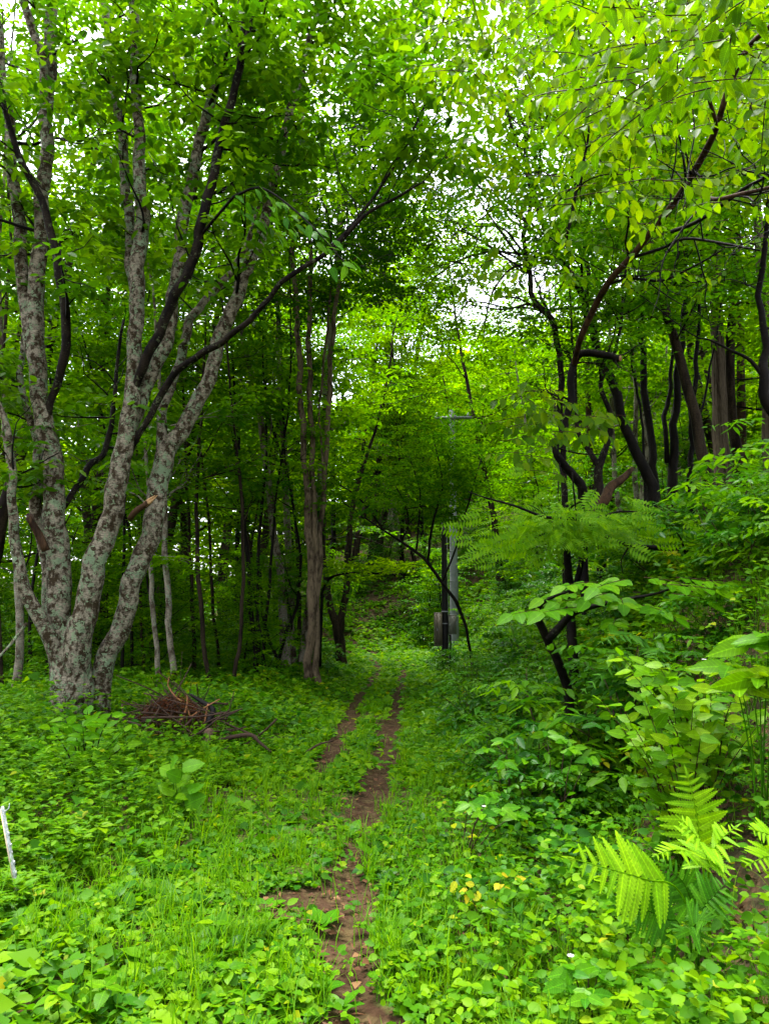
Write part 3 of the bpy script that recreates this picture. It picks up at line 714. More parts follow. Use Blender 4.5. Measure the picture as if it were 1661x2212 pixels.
# ---- thin trunks of the stand between the big tree and the pale stems
stand = [
 ('lichen-flecked thin trunk just behind the brush pile, the thicker of two', [[(378, 1500, 17), (370, 1400, 16), (364, 1310, 15), (357, 1150, 14), (352, 1000, 12), (345, 850, 9)]], 13.2, 'lichen_thin'),
 ('lichen-flecked thin trunk between the big clump and the brush pile', [[(346, 1495, 14), (338, 1400, 13), (330, 1290, 12), (322, 1180, 11), (318, 1000, 9)]], 13.8, 'lichen_thin'),
 ('dark thin trunk leaning right above the brush pile', [[(455, 1492, 13), (444, 1420, 12), (434, 1300, 11), (424, 1150, 10), (428, 1000, 9), (440, 850, 7)]], 14.5, 'trunk_bark'),
 ('thin dark pole-like trunk rising from the right end of the brush pile', [[(500, 1495, 12), (512, 1430, 11), (521, 1350, 10), (526, 1200, 9), (520, 1050, 8), (500, 880, 6)]], 14.2, 'trunk_bark'),
 ('dark clump of thin stems right of the brush pile', [[(556, 1470, 14), (548, 1370, 12), (536, 1200, 12), (520, 1050, 9), (512, 900, 7)], [(560, 1440, 10), (556, 1300, 9), (560, 1150, 8), (575, 1000, 6)], [(566, 1440, 9), (578, 1310, 8), (588, 1180, 7), (600, 1050, 6)]], 15.5, 'dark_bark'),
 ('slanting dark stem leaning left near the pale upright stems', [[(614, 1468, 9), (596, 1420, 9), (578, 1370, 8), (566, 1300, 7), (560, 1150, 6)]], 16.5, 'dark_bark'),
 ('curved dark stem bending right near the pale upright stems', [[(598, 1445, 8), (606, 1405, 9), (622, 1360, 9), (640, 1310, 8), (650, 1200, 7)]], 16.8, 'dark_bark'),
 ('straight thin brown trunk close to the left of the pale stems', [[(652, 1440, 12), (648, 1380, 11), (644, 1250, 9), (636, 1100, 8), (600, 960, 8), (580, 900, 6)]], 18., 'trunk_bark'),
 ('straight dark trunk seen between the two leaning lichen stems', [[(262, 1540, 10), (264, 1450, 9), (268, 1300, 8), (270, 1100, 7)]], 14.8, 'dark_bark'),
 ('slim dark trunk next right of the lichen clump base', [[(287, 1520, 9), (286, 1440, 8), (284, 1300, 8), (280, 1150, 7)]], 15.5, 'dark_bark'),
 ('slim brown trunk behind the left side of the brush pile', [[(312, 1512, 9), (310, 1420, 8), (304, 1280, 8), (300, 1100, 7)]], 16., 'trunk_bark'),
 ('tall slim trunk rising above the middle of the brush pile', [[(418, 1500, 11), (420, 1400, 10), (414, 1250, 9), (404, 1060, 8), (398, 900, 7), (392, 760, 6)]], 16.5, 'trunk_bark'),
 ('thin stem with a slight S bend right of the brush pile', [[(476, 1490, 9), (470, 1400, 8), (458, 1280, 8), (452, 1120, 7), (432, 960, 6)]], 17.5, 'trunk_bark'),
 ('lichen-grey trunk behind the big clump at the far left edge', [[(36, 1560, 25), (38, 1480, 22), (44, 1380, 20), (36, 1200, 18), (20, 1000, 15)]], 12.5, 'lichen_thin'),
 ('dark trunk cut by the left edge of the picture', [[(2, 1570, 15), (4, 1480, 14), (-4, 1300, 13), (-10, 1100, 12)]], 12., 'trunk_bark'),
 ('thin dark trunk left of the big clump base', [[(78, 1560, 9), (74, 1450, 8), (66, 1300, 8)]], 14.5, 'dark_bark'),
 ('thin trunk splitting high up, half way between brush pile and pale stems', [[(534, 1475, 8), (540, 1400, 8), (546, 1250, 8), (530, 1100, 7)], [(540, 1200, 6), (560, 1080, 6), (590, 960, 5), (610, 860, 4)]], 18.5, 'trunk_bark'),
]
for k, (lab, st, d, bk) in enumerate(stand):
    traced_tree(300 + k, 'thin_tree', lab, st, d, M[bk], M['canopy' if k % 3 else 'mid'], 10.5 + (k % 4), 9, 1.8, .42, group='thin trees of the stand left of the path')

# ---- the bank on the right
R1 = Tree(401); r1b = P(1255, 1110, 10.5); r1b[2] = hgt(r1b[0], r1b[1])
r1 = {
 'main': ([(1258, 1110, 22), (1255, 1055, 24), (1236, 1028, 22), (1214, 1002, 20), (1202, 976, 18), (1216, 935, 19), (1228, 866, 19), (1238, 800, 20), (1250, 770, 21), (1270, 762, 20), (1308, 768, 18), (1334, 775, 15)], 10.5, 10.),
 'up': ([(1240, 790, 14), (1254, 740, 17), (1278, 668, 18), (1310, 615, 18), (1360, 555, 18), (1430, 475, 18), (1480, 402, 18), (1525, 326, 18), (1550, 265, 16), (1600, 118, 15), (1664, 50, 14), (1740, -40, 10)], 10.2, 5.2),
 'b1': ([(1550, 268, 10), (1532, 215, 10), (1515, 170, 9), (1468, 182, 8), (1430, 140, 8), (1370, 80, 7), (1318, 0, 6), (1290, -60, 4)], 6.2, 4.6),
 'b2': ([(1480, 405, 10), (1520, 420, 11), (1545, 432, 11), (1600, 420, 11), (1664, 405, 10), (1730, 380, 8)], 7.0, 5.8),
 'b3': ([(1450, 500, 11), (1500, 480, 11), (1560, 440, 11), (1610, 405, 10), (1664, 378, 9), (1720, 350, 7)], 7.4, 6.),
 'b4': ([(1360, 556, 9), (1430, 535, 9), (1480, 515, 8), (1560, 525, 7), (1640, 540, 5)], 8.4, 7.),
 'b5': ([(1310, 615, 8), (1360, 600, 7), (1430, 605, 7), (1500, 575, 6), (1560, 540, 4)], 9., 8.),
 'b6': ([(1220, 520, 9), (1240, 440, 9), (1262, 340, 7), (1270, 270, 5)], 8.6, 8.2),
}
for k, v in r1.items():
    p, r_ = trace(*v); r_ = r_ * .85
    if k == 'main': p, r_ = to_ground(p, r_)
    R1.stem(p, r_, 10, 4, .09)
rw = np.random.default_rng(57)
for k_ in ('up', 'b1', 'b2', 'b3', 'b4', 'b5', 'b6', 'main'):
    p, rad = smooth_line(*trace(*r1[k_]), 4)
    for _ in range(6 if k_ != 'up' else 12):
        i = rw.integers(len(p) // 4, len(p) - 1); ln = rw.uniform(.5, 1.5); q = grow(rw, p[i], unit(p[i] - p[i - 1]) + rw.normal(0, .8, 3), ln, 6, .28, .02); r0 = min(rad[i] * .5, .016)
        R1.br.add(q, np.linspace(r0, .004, 7), 5, 2, .08)
        for _ in range(3):
            q2 = grow(rw, q[rw.integers(2, 6)], rw.normal(0, 1, 3), ln * .35, 3, .3, 0); R1.br.add(q2, np.linspace(.005, .002, 4), 4, 1)
r1o = R1.build('crooked_tree', r1b, 'crooked dark tree on the bank with a freshly sawn limb and large bright leaves overhead', M['dark_bark'], M['canopy'], stem_name='limb')
lims = [c for c in r1o.children if c.name.split('.')[0] == 'limb']
lims[0].name = 'trunk'
for c in lims[1:4]: c.data.materials[0] = M['brown_bark']
# sawn face
p, r_ = trace(r1['main'][0], 10.5, 10.)
cut = p[-1]; cd = unit(np.array([.75, -.62, -.1]))
t = Tubes(); t.add([cut - cd * .06, cut + cd * .03, cut + cd * .034], [r_[-1] * 1.05, r_[-1] * 1.0, r_[-1] * .9], 14, 1)
link('limb_collar', t.mesh('limb_collar', M['dark_bark'], r1b), r1o)
t = Tubes(); t.add([cut + cd * .03, cut + cd * .042], [r_[-1] * .86, r_[-1] * .86], 14, 1)
so = link('sawn_face', t.mesh('sawn_face', M['wood'], r1b), r1o); so['label'] = 'pale round freshly sawn limb end'
t = Tubes(); t.add([cut + cd * .040, cut + cd * .046], [r_[-1] * .3, r_[-1] * .25], 10, 1)
link('heartwood', t.mesh('heartwood', M['stick_pale'], r1b), so)
# its leaves: large, hanging, lit from behind
ME_BIG = big_leaf_mesh('hanging_leaf', M['big'], .62, .04, .0, 8, .16)
ME_BIGS = [ME_BIG, big_leaf_mesh('hanging_leaf_narrow', M['big'], .5, .02, .05, 8, .26, .2, .7), big_leaf_mesh('hanging_leaf_curled', M['big'], .6, .04, .0, 8, .42, .30, -.8, .02), big_leaf_mesh('hanging_leaf_flat', M['big'], .66, .05, .03, 8, .05, .06, .5, .02)]
cands = []
rr = np.random.default_rng(55)
def near_line(v, n, spread):
    p, r_ = trace(*v); p, _ = smooth_line(p, r_, 5)
    return [p[rr.integers(0, len(p))] + rr.normal(0, spread, 3) for _ in range(n)]
tw = Tubes()
def twig_leaves(c, n, size, hang=.55, tilt=0.):
    th = rr.uniform(0, 2 * PI); d = unit([math.cos(th), math.sin(th) * .8, rr.normal(-.12, .25)]); L = rr.uniform(.3, .6)
    e = c + d * L
    tw.add([c, c + d * L * .5 + [0, 0, .02], e], [.005, .004, .002], 4, 2)
    s = unit(np.cross(d, [0, 0, 1]))
    for k in range(n):
        q = c + d * L * (k + .7) / n
        sd = 1 if k % 2 else -1
        a = d * .5 + s * sd * .7 + rr.normal(0, .2, 3); a[2] -= hang + rr.uniform(0, .5)
        nn = np.array([0, tilt, 1.]) + d * .5 * rr.normal() + rr.normal(0, .35, 3)
        cands.append((q, a, nn, size * rr.uniform(.7, 1.2)))
for (x0, x1, y0, y1, d0, d1, n) in ((1240, 1700, -40, 260, 4.0, 5.6, 100), (1180, 1680, 220, 450, 5.2, 7.2, 60), (1180, 1600, 380, 600, 7., 8.8, 26), (950, 1260, -60, 240, 6.0, 7.8, 84), (1000, 1180, 520, 640, 7.5, 9., 9)):
    for k in range(n): twig_leaves(P(rr.uniform(x0, x1), rr.uniform(y0, y1), rr.uniform(d0, d1)), 8, .113)
for (cx, cy, n) in ((1130, 860, 6), (1170, 905, 6), (1100, 955, 3), (1190, 945, 4), (1140, 990, 4), (1270, 915, 6), (1300, 925, 4), (1170, 860, 3)):
    for k in range(n): twig_leaves(P(cx + rr.normal(0, 14), cy + rr.normal(0, 10), rr.uniform(8.7, 9.4)), 5, .165, .5, -1.0)
cands.sort(key=lambda c: c[0][1])
for k, (q, a, nn, L) in enumerate(cands[:300]):
    leaf_obj(r1o, r1b, ME_BIGS[k * 7 % 4], q, a, nn, L)
back = [P(rr.uniform(990, 1720), rr.uniform(-90, 430), rr.uniform(8.2, 10.5)) for _ in range(210)]
lv = Leaves('six'); rest = cands[300:]
lv.add(np.array([c[0] for c in rest]), np.array([c[1] for c in rest]), np.array([c[2] for c in rest]), np.array([c[3] for c in rest]), np.array([c[3] for c in rest]) * .58, rr.uniform(0, 1, len(rest)))
spray(lv, np.array(back), rr, 4, 6, .42, .125, .55, .45, .4, (.1, 1))
o = link('crown', lv.mesh('crooked_tree_crown', M['big_j'], r1b), r1o)
o = link('twigs', tw.mesh('crooked_tree_twigs', M['brown_bark'], r1b), r1o); o['kind'] = 'stuff'

bank_trees = [
 ('mossy twisting trunk beside the crooked tree with the sawn limb', [[(1296, 1090, 26), (1292, 1040, 26), (1290, 1000, 24), (1312, 965, 18), (1320, 906, 17), (1296, 845, 15), (1305, 800, 14), (1322, 780, 11), (1340, 700, 9)], [(1290, 1010, 18), (1266, 972, 16), (1250, 940, 14), (1245, 880, 10)]], 11.5, 'moss_bark', 8.5),
 ('thick dark trunk slanting left up the bank behind the sawn limb', [[(1412, 1075, 36), (1395, 1030, 33), (1375, 985, 31), (1350, 921, 30), (1325, 831, 29), (1300, 790, 25), (1280, 720, 23), (1262, 650, 22), (1240, 605, 21), (1212, 570, 19), (1190, 525, 17), (1160, 440, 14), (1140, 350, 10)], [(1262, 655, 14), (1270, 590, 13), (1262, 520, 11), (1280, 420, 9), (1300, 320, 7)]], 13., 'dark_bark', 12.),
 ('sinuous mossy tree arching over the path side of the bank', [[(1216, 1000, 18), (1212, 900, 18), (1210, 820, 19), (1206, 740, 18), (1190, 690, 17), (1152, 650, 16), (1142, 590, 15), (1132, 510, 14), (1146, 432, 13), (1138, 360, 11), (1108, 290, 9), (1080, 200, 6)], [(1140, 480, 9), (1100, 455, 9), (1030, 400, 7), (975, 350, 5), (925, 310, 3)], [(1142, 590, 7), (1080, 550, 6), (1020, 510, 5), (930, 470, 3)], [(1140, 400, 8), (1170, 370, 8), (1140, 300, 7), (1120, 230, 5)], [(1190, 690, 6), (1120, 645, 6), (1060, 640, 5), (1035, 610, 3)]], 12., 'moss_bark', 10.),
 ('upright dark trunk on the bank right of the slanting thick one', [[(1412, 1040, 26), (1408, 970, 24), (1396, 880, 22), (1388, 790, 19), (1384, 700, 16), (1390, 580, 13)]], 14., 'dark_bark', 12.),
 ('stout dark trunk of the clump on top of the bank', [[(1452, 1050, 30), (1455, 950, 26), (1460, 860, 22), (1466, 780, 18), (1478, 680, 14)], [(1440, 1000, 16), (1436, 900, 15), (1446, 840, 12), (1452, 740, 9)]], 14.5, 'dark_bark', 12.),
 ('slim forked dark tree at the right of the bank clump', [[(1490, 1050, 18), (1492, 960, 17), (1494, 880, 16), (1504, 780, 13), (1508, 690, 10)], [(1496, 960, 9), (1512, 900, 8), (1528, 820, 7), (1544, 740, 5)]], 13.5, 'dark_bark', 11.),
 ('thin dark stem between the two large trunks of the bank', [[(1392, 1020, 9), (1388, 930, 8), (1376, 850, 8), (1366, 790, 7), (1360, 700, 5)]], 13.5, 'dark_bark', 10.),
 ('thick dark leaning trunk at the right edge above the bank', [[(1700, 960, 44), (1680, 900, 38), (1652, 850, 32), (1648, 790, 28), (1652, 730, 24), (1640, 640, 18)], [(1654, 830, 14), (1620, 780, 12), (1580, 760, 9), (1530, 735, 6), (1490, 720, 4)]], 9.6, 'dark_bark', 9.5),
]
def dark_web(T, lines, n, seed, L=(1.2, 3.), bias=(-.9, -.2, .25)):
    r = np.random.default_rng(seed)
    for _ in range(n):
        p, rad = smooth_line(*lines[r.integers(0, len(lines))], 4); i = r.integers(len(p) // 3, len(p) - 1)
        d = np.array(bias) + r.normal(0, .55, 3); ln = r.uniform(*L); q = grow(r, p[i], d, ln, 7, .26, .0); r0 = min(rad[i] * .6, .034)
        T.br.add(q, np.linspace(r0, .005, 8), 5, 2, .08)
        for _ in range(5):
            j = r.integers(2, 7); q2 = grow(r, q[j], unit(q[min(j + 1, 7)] - q[j]) + r.normal(0, .6, 3), ln * r.uniform(.2, .5), 4, .28, .02)
            T.br.add(q2, np.linspace(r0 * .45, .003, 5), 4, 2, .08)
            for _ in range(2):
                q3 = grow(r, q2[r.integers(1, 4)], r.normal(0, 1, 3), ln * r.uniform(.08, .2), 2, .3, 0); T.br.add(q3, [.004, .003, .002], 3, 1)
def web_sinuous(T):
    sky_side_sprays(T)
    for _ in range(55): T.c.append(P(rng.uniform(905, 1130), rng.uniform(420, 720), rng.uniform(12.5, 15.)))
    for _ in range(60): T.c.append(P(rng.uniform(870, 1100), rng.uniform(560, 780), rng.uniform(12., 14.5)))
    dark_web(T, [(p, rad) for p, rad, *_ in T.stems], 42, 71, (1.4, 3.4))
def web_thick(T): dark_web(T, [(p, rad) for p, rad, *_ in T.stems], 18, 72, (1.2, 2.6), (-.3, -.4, .3))
def web_mossy(T): dark_web(T, [(p, rad) for p, rad, *_ in T.stems], 8, 73, (.8, 1.8), (-.6, -.5, .2))
def sky_side_sprays(T):
    n = 0
    while n < 120:
        px, py = rng.uniform(900, 1330), rng.uniform(-80, 620)
        if ((px - 985) / 95) ** 2 + ((py - 410) / 170) ** 2 < 1 and rng.uniform() < .85: continue
        T.c.append(P(px, py, rng.uniform(10.8, 13.5))); n += 1
for k, (lab, st, d, bk, top) in enumerate(bank_trees):
    traced_tree(420 + k, 'bank_tree', lab, st, d, M[bk], M['canopy' if k in (1, 2) else 'mid'], top, 9 if k != 2 else 6, 1.5, .5, group='dark trees on the bank', sp=dict(ntw=4, nlf=6, twig=.42, size=.11, asp=.5, tint=(.1, .9)), fillsp=2 if k == 2 else 3, lump=.09, hook={0: web_mossy, 1: web_thick, 2: web_sinuous}.get(k))
for k, (lab, st, d, bk) in enumerate([
 ('straight conifer trunk with pale vertically fissured bark on the bank', [[(1562, 1080, 46), (1558, 1000, 42), (1554, 900, 38), (1550, 780, 34), (1546, 600, 28)]], 15.5, 'cedar_bark'),
 ('pale fissured conifer trunk cut by the right edge', [[(1668, 1090, 44), (1664, 1000, 40), (1660, 880, 36), (1656, 700, 30)]], 14.5, 'cedar_bark'),
 ('reddish conifer trunk standing between the two pale fissured ones', [[(1604, 1040, 24), (1602, 960, 23), (1600, 880, 22), (1598, 700, 18)]], 19., 'brown_bark'),
 ('distant reddish conifer trunk above the crooked tree', [[(1268, 800, 14), (1266, 700, 13), (1262, 600, 12)]], 22., 'brown_bark')]):
    traced_tree(440 + k, 'conifer_tree', lab, st, d, M[bk], M['dark'], 15., 9, 1.8, .55, group='conifers on the bank', lump=.03, sides=14)

# dead bare branch reaching out of the bank
DB = Tree(450); db = P(1575, 1300, 8.0); db[2] = hgt(db[0], db[1])
p, r_ = trace([(1600, 1330, 15), (1580, 1260, 14), (1536, 1206, 13), (1450, 1186, 11), (1352, 1176, 9), (1300, 1155, 8), (1255, 1124, 7), (1180, 1118, 7), (1110, 1092, 5), (1050, 1075, 4), (1012, 1062, 2)], 8.2, 7.4); p, r_ = to_ground(p, r_)
DB.stem(p, r_, 7, 3, .06)
for s in ([(1480, 1192, 6), (1472, 1165, 4), (1462, 1150, 2)], [(1243, 1122, 4), (1242, 1080, 4), (1236, 1020, 3)], [(1180, 1118, 3), (1160, 1100, 2), (1140, 1090, 1.5)], [(1360, 1178, 4), (1340, 1210, 3), (1345, 1240, 2)]):
    p, r_ = trace(s, 7.9, 7.7); DB.branch(p, r_, 5)
DB.build('bare_tree', db, 'bare dark stem stretching far left over the bank shrubs', M['dark_bark'], M['mid'], stem_name='stem')
# rotten leaning log at the crooked tree
t = Tubes(); p, r_ = trace([(1270, 1112, 22), (1300, 1082, 23), (1330, 1050, 20), (1358, 1018, 12), (1364, 1008, 3)], 10.3, 10.5); t.add(p, r_, 9, 3, .12)
b = p[0]
tag(link('rotten_log', t.mesh('rotten_log', M['brown_bark'], b), None, b), 'short rotten brown log leaning against the crooked tree', 'log')

# ---- small tree with fine bright compound leaves
def frond_mesh(name, mat, n=12, asp=.34, leaf_asp=.28, droop=.1):
    """one compound leaf of unit length: leaflets in pairs on a rib, joined"""
    lv = Leaves('two'); Ps = []; A = []; Ls = []
    for k in range(n):
        t = .12 + .86 * k / (n - 1); L = asp * math.sin(PI * min(.96, t * .8 + .18)) + .03
        for s in (-1, 1): Ps.append((t, 0, -droop * t * t)); A.append((.35, s, -.12)); Ls.append(L)
    Ps.append((1, 0, -droop)); A.append((1, 0, -.2)); Ls.append(asp * .6)
    n_ = len(Ps)
    lv.add(np.array(Ps), np.array(A), np.tile([0, 0, 1.], (n_, 1)) + rng.normal(0, .12, (n_, 3)), np.array(Ls), np.array(Ls) * leaf_asp, rng.uniform(.3, .9, n_))
    V = np.vstack(lv.V); F = np.vstack(lv.F)
    rib = np.array([(0, .006, 0), (0, -.006, 0), (.5, -.005, -droop * .25), (.5, .005, -droop * .25), (1, 0, -droop)])
    V2 = np.vstack([V, rib]); m = len(V)
    F2 = np.vstack([F, [(m, m + 1, m + 2), (m, m + 2, m + 3), (m + 3, m + 2, m + 4)]])
    return make_mesh(name, V2, F2, mat, np.concatenate(lv.t + [np.full(5, .2)]))
M['fine'] = leaf_mat('leaf_fine', (.060, .180, .001), (.090, .225, .001), (.140, .275, .001), .5, .5)
ME_FINE = frond_mesh('fine_compound_leaf', M['fine'], 8, .34, .36, .14)
FT = Tree(460); fb = P(1228, 1262, 8.3); fb[2] = hgt(fb[0], fb[1])
p, r_ = trace([(1232, 1290, 20), (1226, 1240, 18), (1222, 1180, 15), (1215, 1130, 9)], 8.3, 8.1); p, r_ = to_ground(p, r_); FT.stem(p, r_, 9, 3, .08)
p, r_ = trace([(1240, 1270, 13), (1256, 1210, 12), (1268, 1160, 10), (1300, 1110, 7)], 8.4, 8.3); FT.stem(p, r_, 8, 3, .08)
for s in ([(1216, 1140, 7), (1170, 1125, 5), (1110, 1140, 3)], [(1218, 1140, 6), (1230, 1100, 5), (1260, 1080, 3)], [(1290, 1120, 6), (1340, 1105, 5), (1420, 1110, 3)], [(1216, 1150, 6), (1180, 1150, 5), (1120, 1175, 3)]):
    p, r_ = trace(s, 8.2, 7.9); FT.branch(p, r_, 5)
ft = FT.build('fine_leaved_tree', fb, 'small tree on the bank with feathery bright green compound leaves', M['dark_bark'], M['fine'])
rr = np.random.default_rng(61)
for k in range(230):
    px = rr.normal(1245, 95); py = rr.normal(1135 + abs(px - 1240) * .12, 30)
    c = P(px, py, rr.uniform(7.4, 8.6))
    a = np.array([(px - 1240) / 140 + rr.normal(0, .6), rr.normal(-.35, .3), rr.normal(-.25, .25)])
    leaf_obj(ft, fb, ME_FINE, c, a, np.array([0, -.9, .7]) + rr.normal(0, .6, 3), rr.uniform(.20, .31), 'compound_leaf')

# ---- shrub with broad paired leaflets
ME_OVAL = big_leaf_mesh('oval_leaflet', M['broad'], .56, 0, 0, 8, .12, .10)
PS = Tree(470); pb = P(1215, 1470, 6.6); pb[2] = hgt(pb[0], pb[1])
p, r_ = trace([(1232, 1520, 34), (1212, 1440, 32), (1185, 1390, 30), (1160, 1345, 28), (1150, 1320, 20)], 6.7, 6.4); p, r_ = to_ground(p, r_ * .62); PS.stem(p, r_, 10, 3, .1)
p, r_ = trace([(1180, 1380, 18), (1210, 1345, 16), (1250, 1320, 12), (1330, 1300, 8), (1420, 1280, 5), (1500, 1250, 3)], 6.5, 6.2); PS.stem(p, r_, 8, 3, .08)
p, r_ = trace([(1160, 1340, 12), (1160, 1310, 9), (1190, 1290, 7), (1240, 1275, 4)], 6.4, 6.1); PS.stem(p, r_, 8, 3, .08)
ps = PS.build('broad_leaf_shrub', pb, 'dark leaning stem carrying broad paired oval leaflets halfway up the bank', M['dark_bark'], M['mid'], cat='shrub')
rr = np.random.default_rng(71)
cl = [(1130, 1325, -1, .1), (1200, 1320, -1, -.15), (1190, 1290, -.8, .3), (1260, 1290, -.5, -.1), (1290, 1300, -.2, -.5), (1330, 1315, .2, -.6), (1350, 1330, .3, -.7), (1400, 1290, .3, -.2), (1380, 1270, .8, .1), (1430, 1285, .5, -.4),
      (1450, 1270, .9, .1), (1300, 1260, -.5, .4), (1340, 1255, .5, .5), (1240, 1265, -1, .3), (1280, 1345, -.3, -.5), (1480, 1262, 1, .2), (1410, 1255, .6, .4), (1220, 1300, -.9, -.3)]
for (px, py, ax, ay) in cl:
    c = P(px + 50, py - 8, rr.uniform(5.9, 6.4)); d = unit([ax, -.55 + ay * .4, -.12]); L = rr.uniform(.28, .40)
    t = Tubes(); t.add([c, c + d * L * .5 + [0, 0, .01], c + d * L], [.004, .003, .002], 5, 2)
    stalk = link('leaf_stalk', t.mesh('leaf_stalk', M['brown_bark'], pb), ps)
    s = unit(np.cross(d, [0, 0, 1]))
    for k in range(4):
        for sd in (-1, 1):
            a = d * .45 + s * sd + rr.normal(0, .1, 3); a[2] -= rr.uniform(.05, .4)
            link('leaflet', ME_OVAL, stalk, mat=axes_matrix(c + d * L * (k + .8) / 4.6 - pb, a, np.array([0, -.7, .8]) + rr.normal(0, .15, 3), L * .42 * rr.uniform(.85, 1.1)))
    link('leaflet', ME_OVAL, stalk, mat=axes_matrix(c + d * L - pb, d + [0, 0, -.35], np.array([0, -.7, .8]) + rr.normal(0, .12, 3), L * .48))

# ---- shrubs with separately built leaves
def leafy_shrub(name, label, base, tips, mesh, size, nleaf, stem_mat, seed, cat='shrub', r0=.012, hang=.2, spread=.10, whorl=False, group=None):
    r = np.random.default_rng(seed); root = thing(name, base, label, cat, group)
    for tp_ in tips:
        tp_ = np.asarray(tp_, float); mid = base * .45 + tp_ * .55 + np.array([0, 0, .12 * np.linalg.norm(tp_ - base)])
        p = np.array([base + r.normal(0, .02, 3) * [1, 1, 0], base * .75 + mid * .25 + r.normal(0, .02, 3), mid, tp_]); p, q = smooth_line(p, [r0, r0 * .8, r0 * .55, r0 * .25], 4)
        t = Tubes(); t.add(p, q, 5, 1); st = link('stem', t.mesh(name + '_stem', stem_mat, base), root)
        m = len(p)
        for k in range(nleaf):
            if whorl:
                i = m - 1; th = 2 * PI * k / nleaf + r.normal(0, .2); q0 = p[-1]
                a = np.array([math.cos(th), math.sin(th), r.normal(.05, .15) - hang])
            else:
                i = min(m - 1, int(m * (.42 + .58 * (k + .5) / nleaf))); q0 = p[i]; d = unit(p[i] - p[i - 1]); s = unit(np.cross(d, [0, 0, 1]) + 1e-6)
                a = d * .6 + s * (1 if k % 2 else -1) * .8 + r.normal(0, .25, 3); a[2] -= hang
            leaf_obj(root, base, mesh, q0 + r.normal(0, .008, 3), a, np.array([0, -.75, .75]) + r.normal(0, .28, 3), size * r.uniform(.7, 1.2))
    return root

ME_SHR = big_leaf_mesh('shrub_leaf', M['shrub_bright'], .58, 0, 0, 6, .10, .12)
rr = np.random.default_rng(81)
b0 = P(1490, 1700, 4.3); b0[2] = hgt(b0[0], b0[1])
for lab_, pts_, bb in (('bushy shrub with small glossy bright green leaves above the fern', [(1300, 1515), (1340, 1520), (1380, 1505), (1410, 1530), (1450, 1530), (1490, 1520), (1530, 1540), (1570, 1545), (1610, 1555), (1640, 1570), (1400, 1580), (1360, 1590), (1440, 1600), (1480, 1585), (1400, 1640), (1440, 1640), (1510, 1600), (1550, 1590), (1345, 1560), (1380, 1620)], (1480, 1700, 4.2)),
                      ('arching spray of small light green leaves just under the broad leaflets', [(1345, 1420), (1370, 1440), (1395, 1425), (1420, 1450), (1460, 1470), (1500, 1470), (1440, 1480), (1585, 1500), (1540, 1490), (1400, 1465), (1480, 1500), (1520, 1450)], (1530, 1620, 4.5))):
    b0 = P(*bb); b0[2] = hgt(b0[0], b0[1])
    tips = [P(px + rr.normal(0, 8), py + rr.normal(0, 8), rr.uniform(3.75, 4.4)) for (px, py) in pts_]
    leafy_shrub('bright_shrub', lab_, b0, tips, ME_SHR, .092, 15, M['brown_bark'], 82, r0=.006)

ME_LANCE = big_leaf_mesh('lance_leaf', M['shrub_bright'], .42, 0, 0, 8, .2, .16)
b0 = P(1640, 1640, 3.7); b0[2] = hgt(b0[0], b0[1])
tips = [P(px, py, d) for (px, py, d) in [(1620, 1390, 3.4), (1660, 1370, 3.3), (1580, 1440, 3.5), (1640, 1460, 3.3), (1680, 1450, 3.3), (1600, 1480, 3.4)]]
leafy_shrub('lance_leaf_plant', 'tall plant with large lance-shaped light green leaves at the right edge', b0, tips, ME_LANCE, .17, 6, M['fern_dark'], 83, 'plant', whorl=True, hang=.15, r0=.006)

ME_ROS = big_leaf_mesh('rosette_leaf', M['glossy'], .48, 0, .05, 8, .14, .14)
for k, (px, py, d, lab, tps) in enumerate([
    (1270, 2200, 2.95, 'glossy whorled-leaf plant in the lower right foreground', [(1240, 2100, 2.85), (1275, 2150, 2.75), (1225, 2135, 2.8), (1290, 2105, 2.9), (1270, 2080, 3.)]),
    (1000, 1850, 4.9, 'wet whorled-leaf bush halfway along the right side of the path', [(1010, 1740, 4.7), (1050, 1730, 4.8), (1085, 1750, 4.7), (1040, 1760, 4.6), (1120, 1760, 4.8), (1060, 1715, 5.)]),
    (1110, 1740, 5.6, 'whorled-leaf bush behind the wet one beside the path', [(1050, 1620, 5.5), (1090, 1600, 5.5), (1140, 1640, 5.4), (1170, 1670, 5.4), (1200, 1640, 5.5), (1120, 1590, 5.7), (1235, 1660, 5.3), (1090, 1650, 5.3)]),
    (1200, 1700, 5.2, 'dark whorled-leaf bush at the foot of the bank', [(1240, 1620, 5.), (1270, 1640, 5.), (1220, 1600, 5.2), (1180, 1585, 5.4)])]):
    b0 = P(px, py, d); b0[2] = hgt(b0[0], b0[1])
    leafy_shrub('whorled_bush', lab, b0, [P(*q) for q in tps], ME_ROS, .105 if k else .085, 7, M['stick'], 90 + k, whorl=True, hang=.12, group='whorled-leaf bushes beside the path', r0=.006)
ME_YEL = big_leaf_mesh('yellowing_leaf', M['yellowleaf'], .55, 0, .12, 8, .14, .12)
b0 = P(1060, 1980, 3.9); b0[2] = hgt(b0[0], b0[1])
leafy_shrub('yellowing_seedling', 'small seedling with yellow turning leaves among the weeds', b0, [P(985, 1900, 3.8), P(1015, 1890, 3.8), P(1085, 1890, 3.8), P(1110, 1905, 3.8)], ME_YEL, .055, 5, M['stick'], 97, 'seedling', hang=.4, r0=.003)
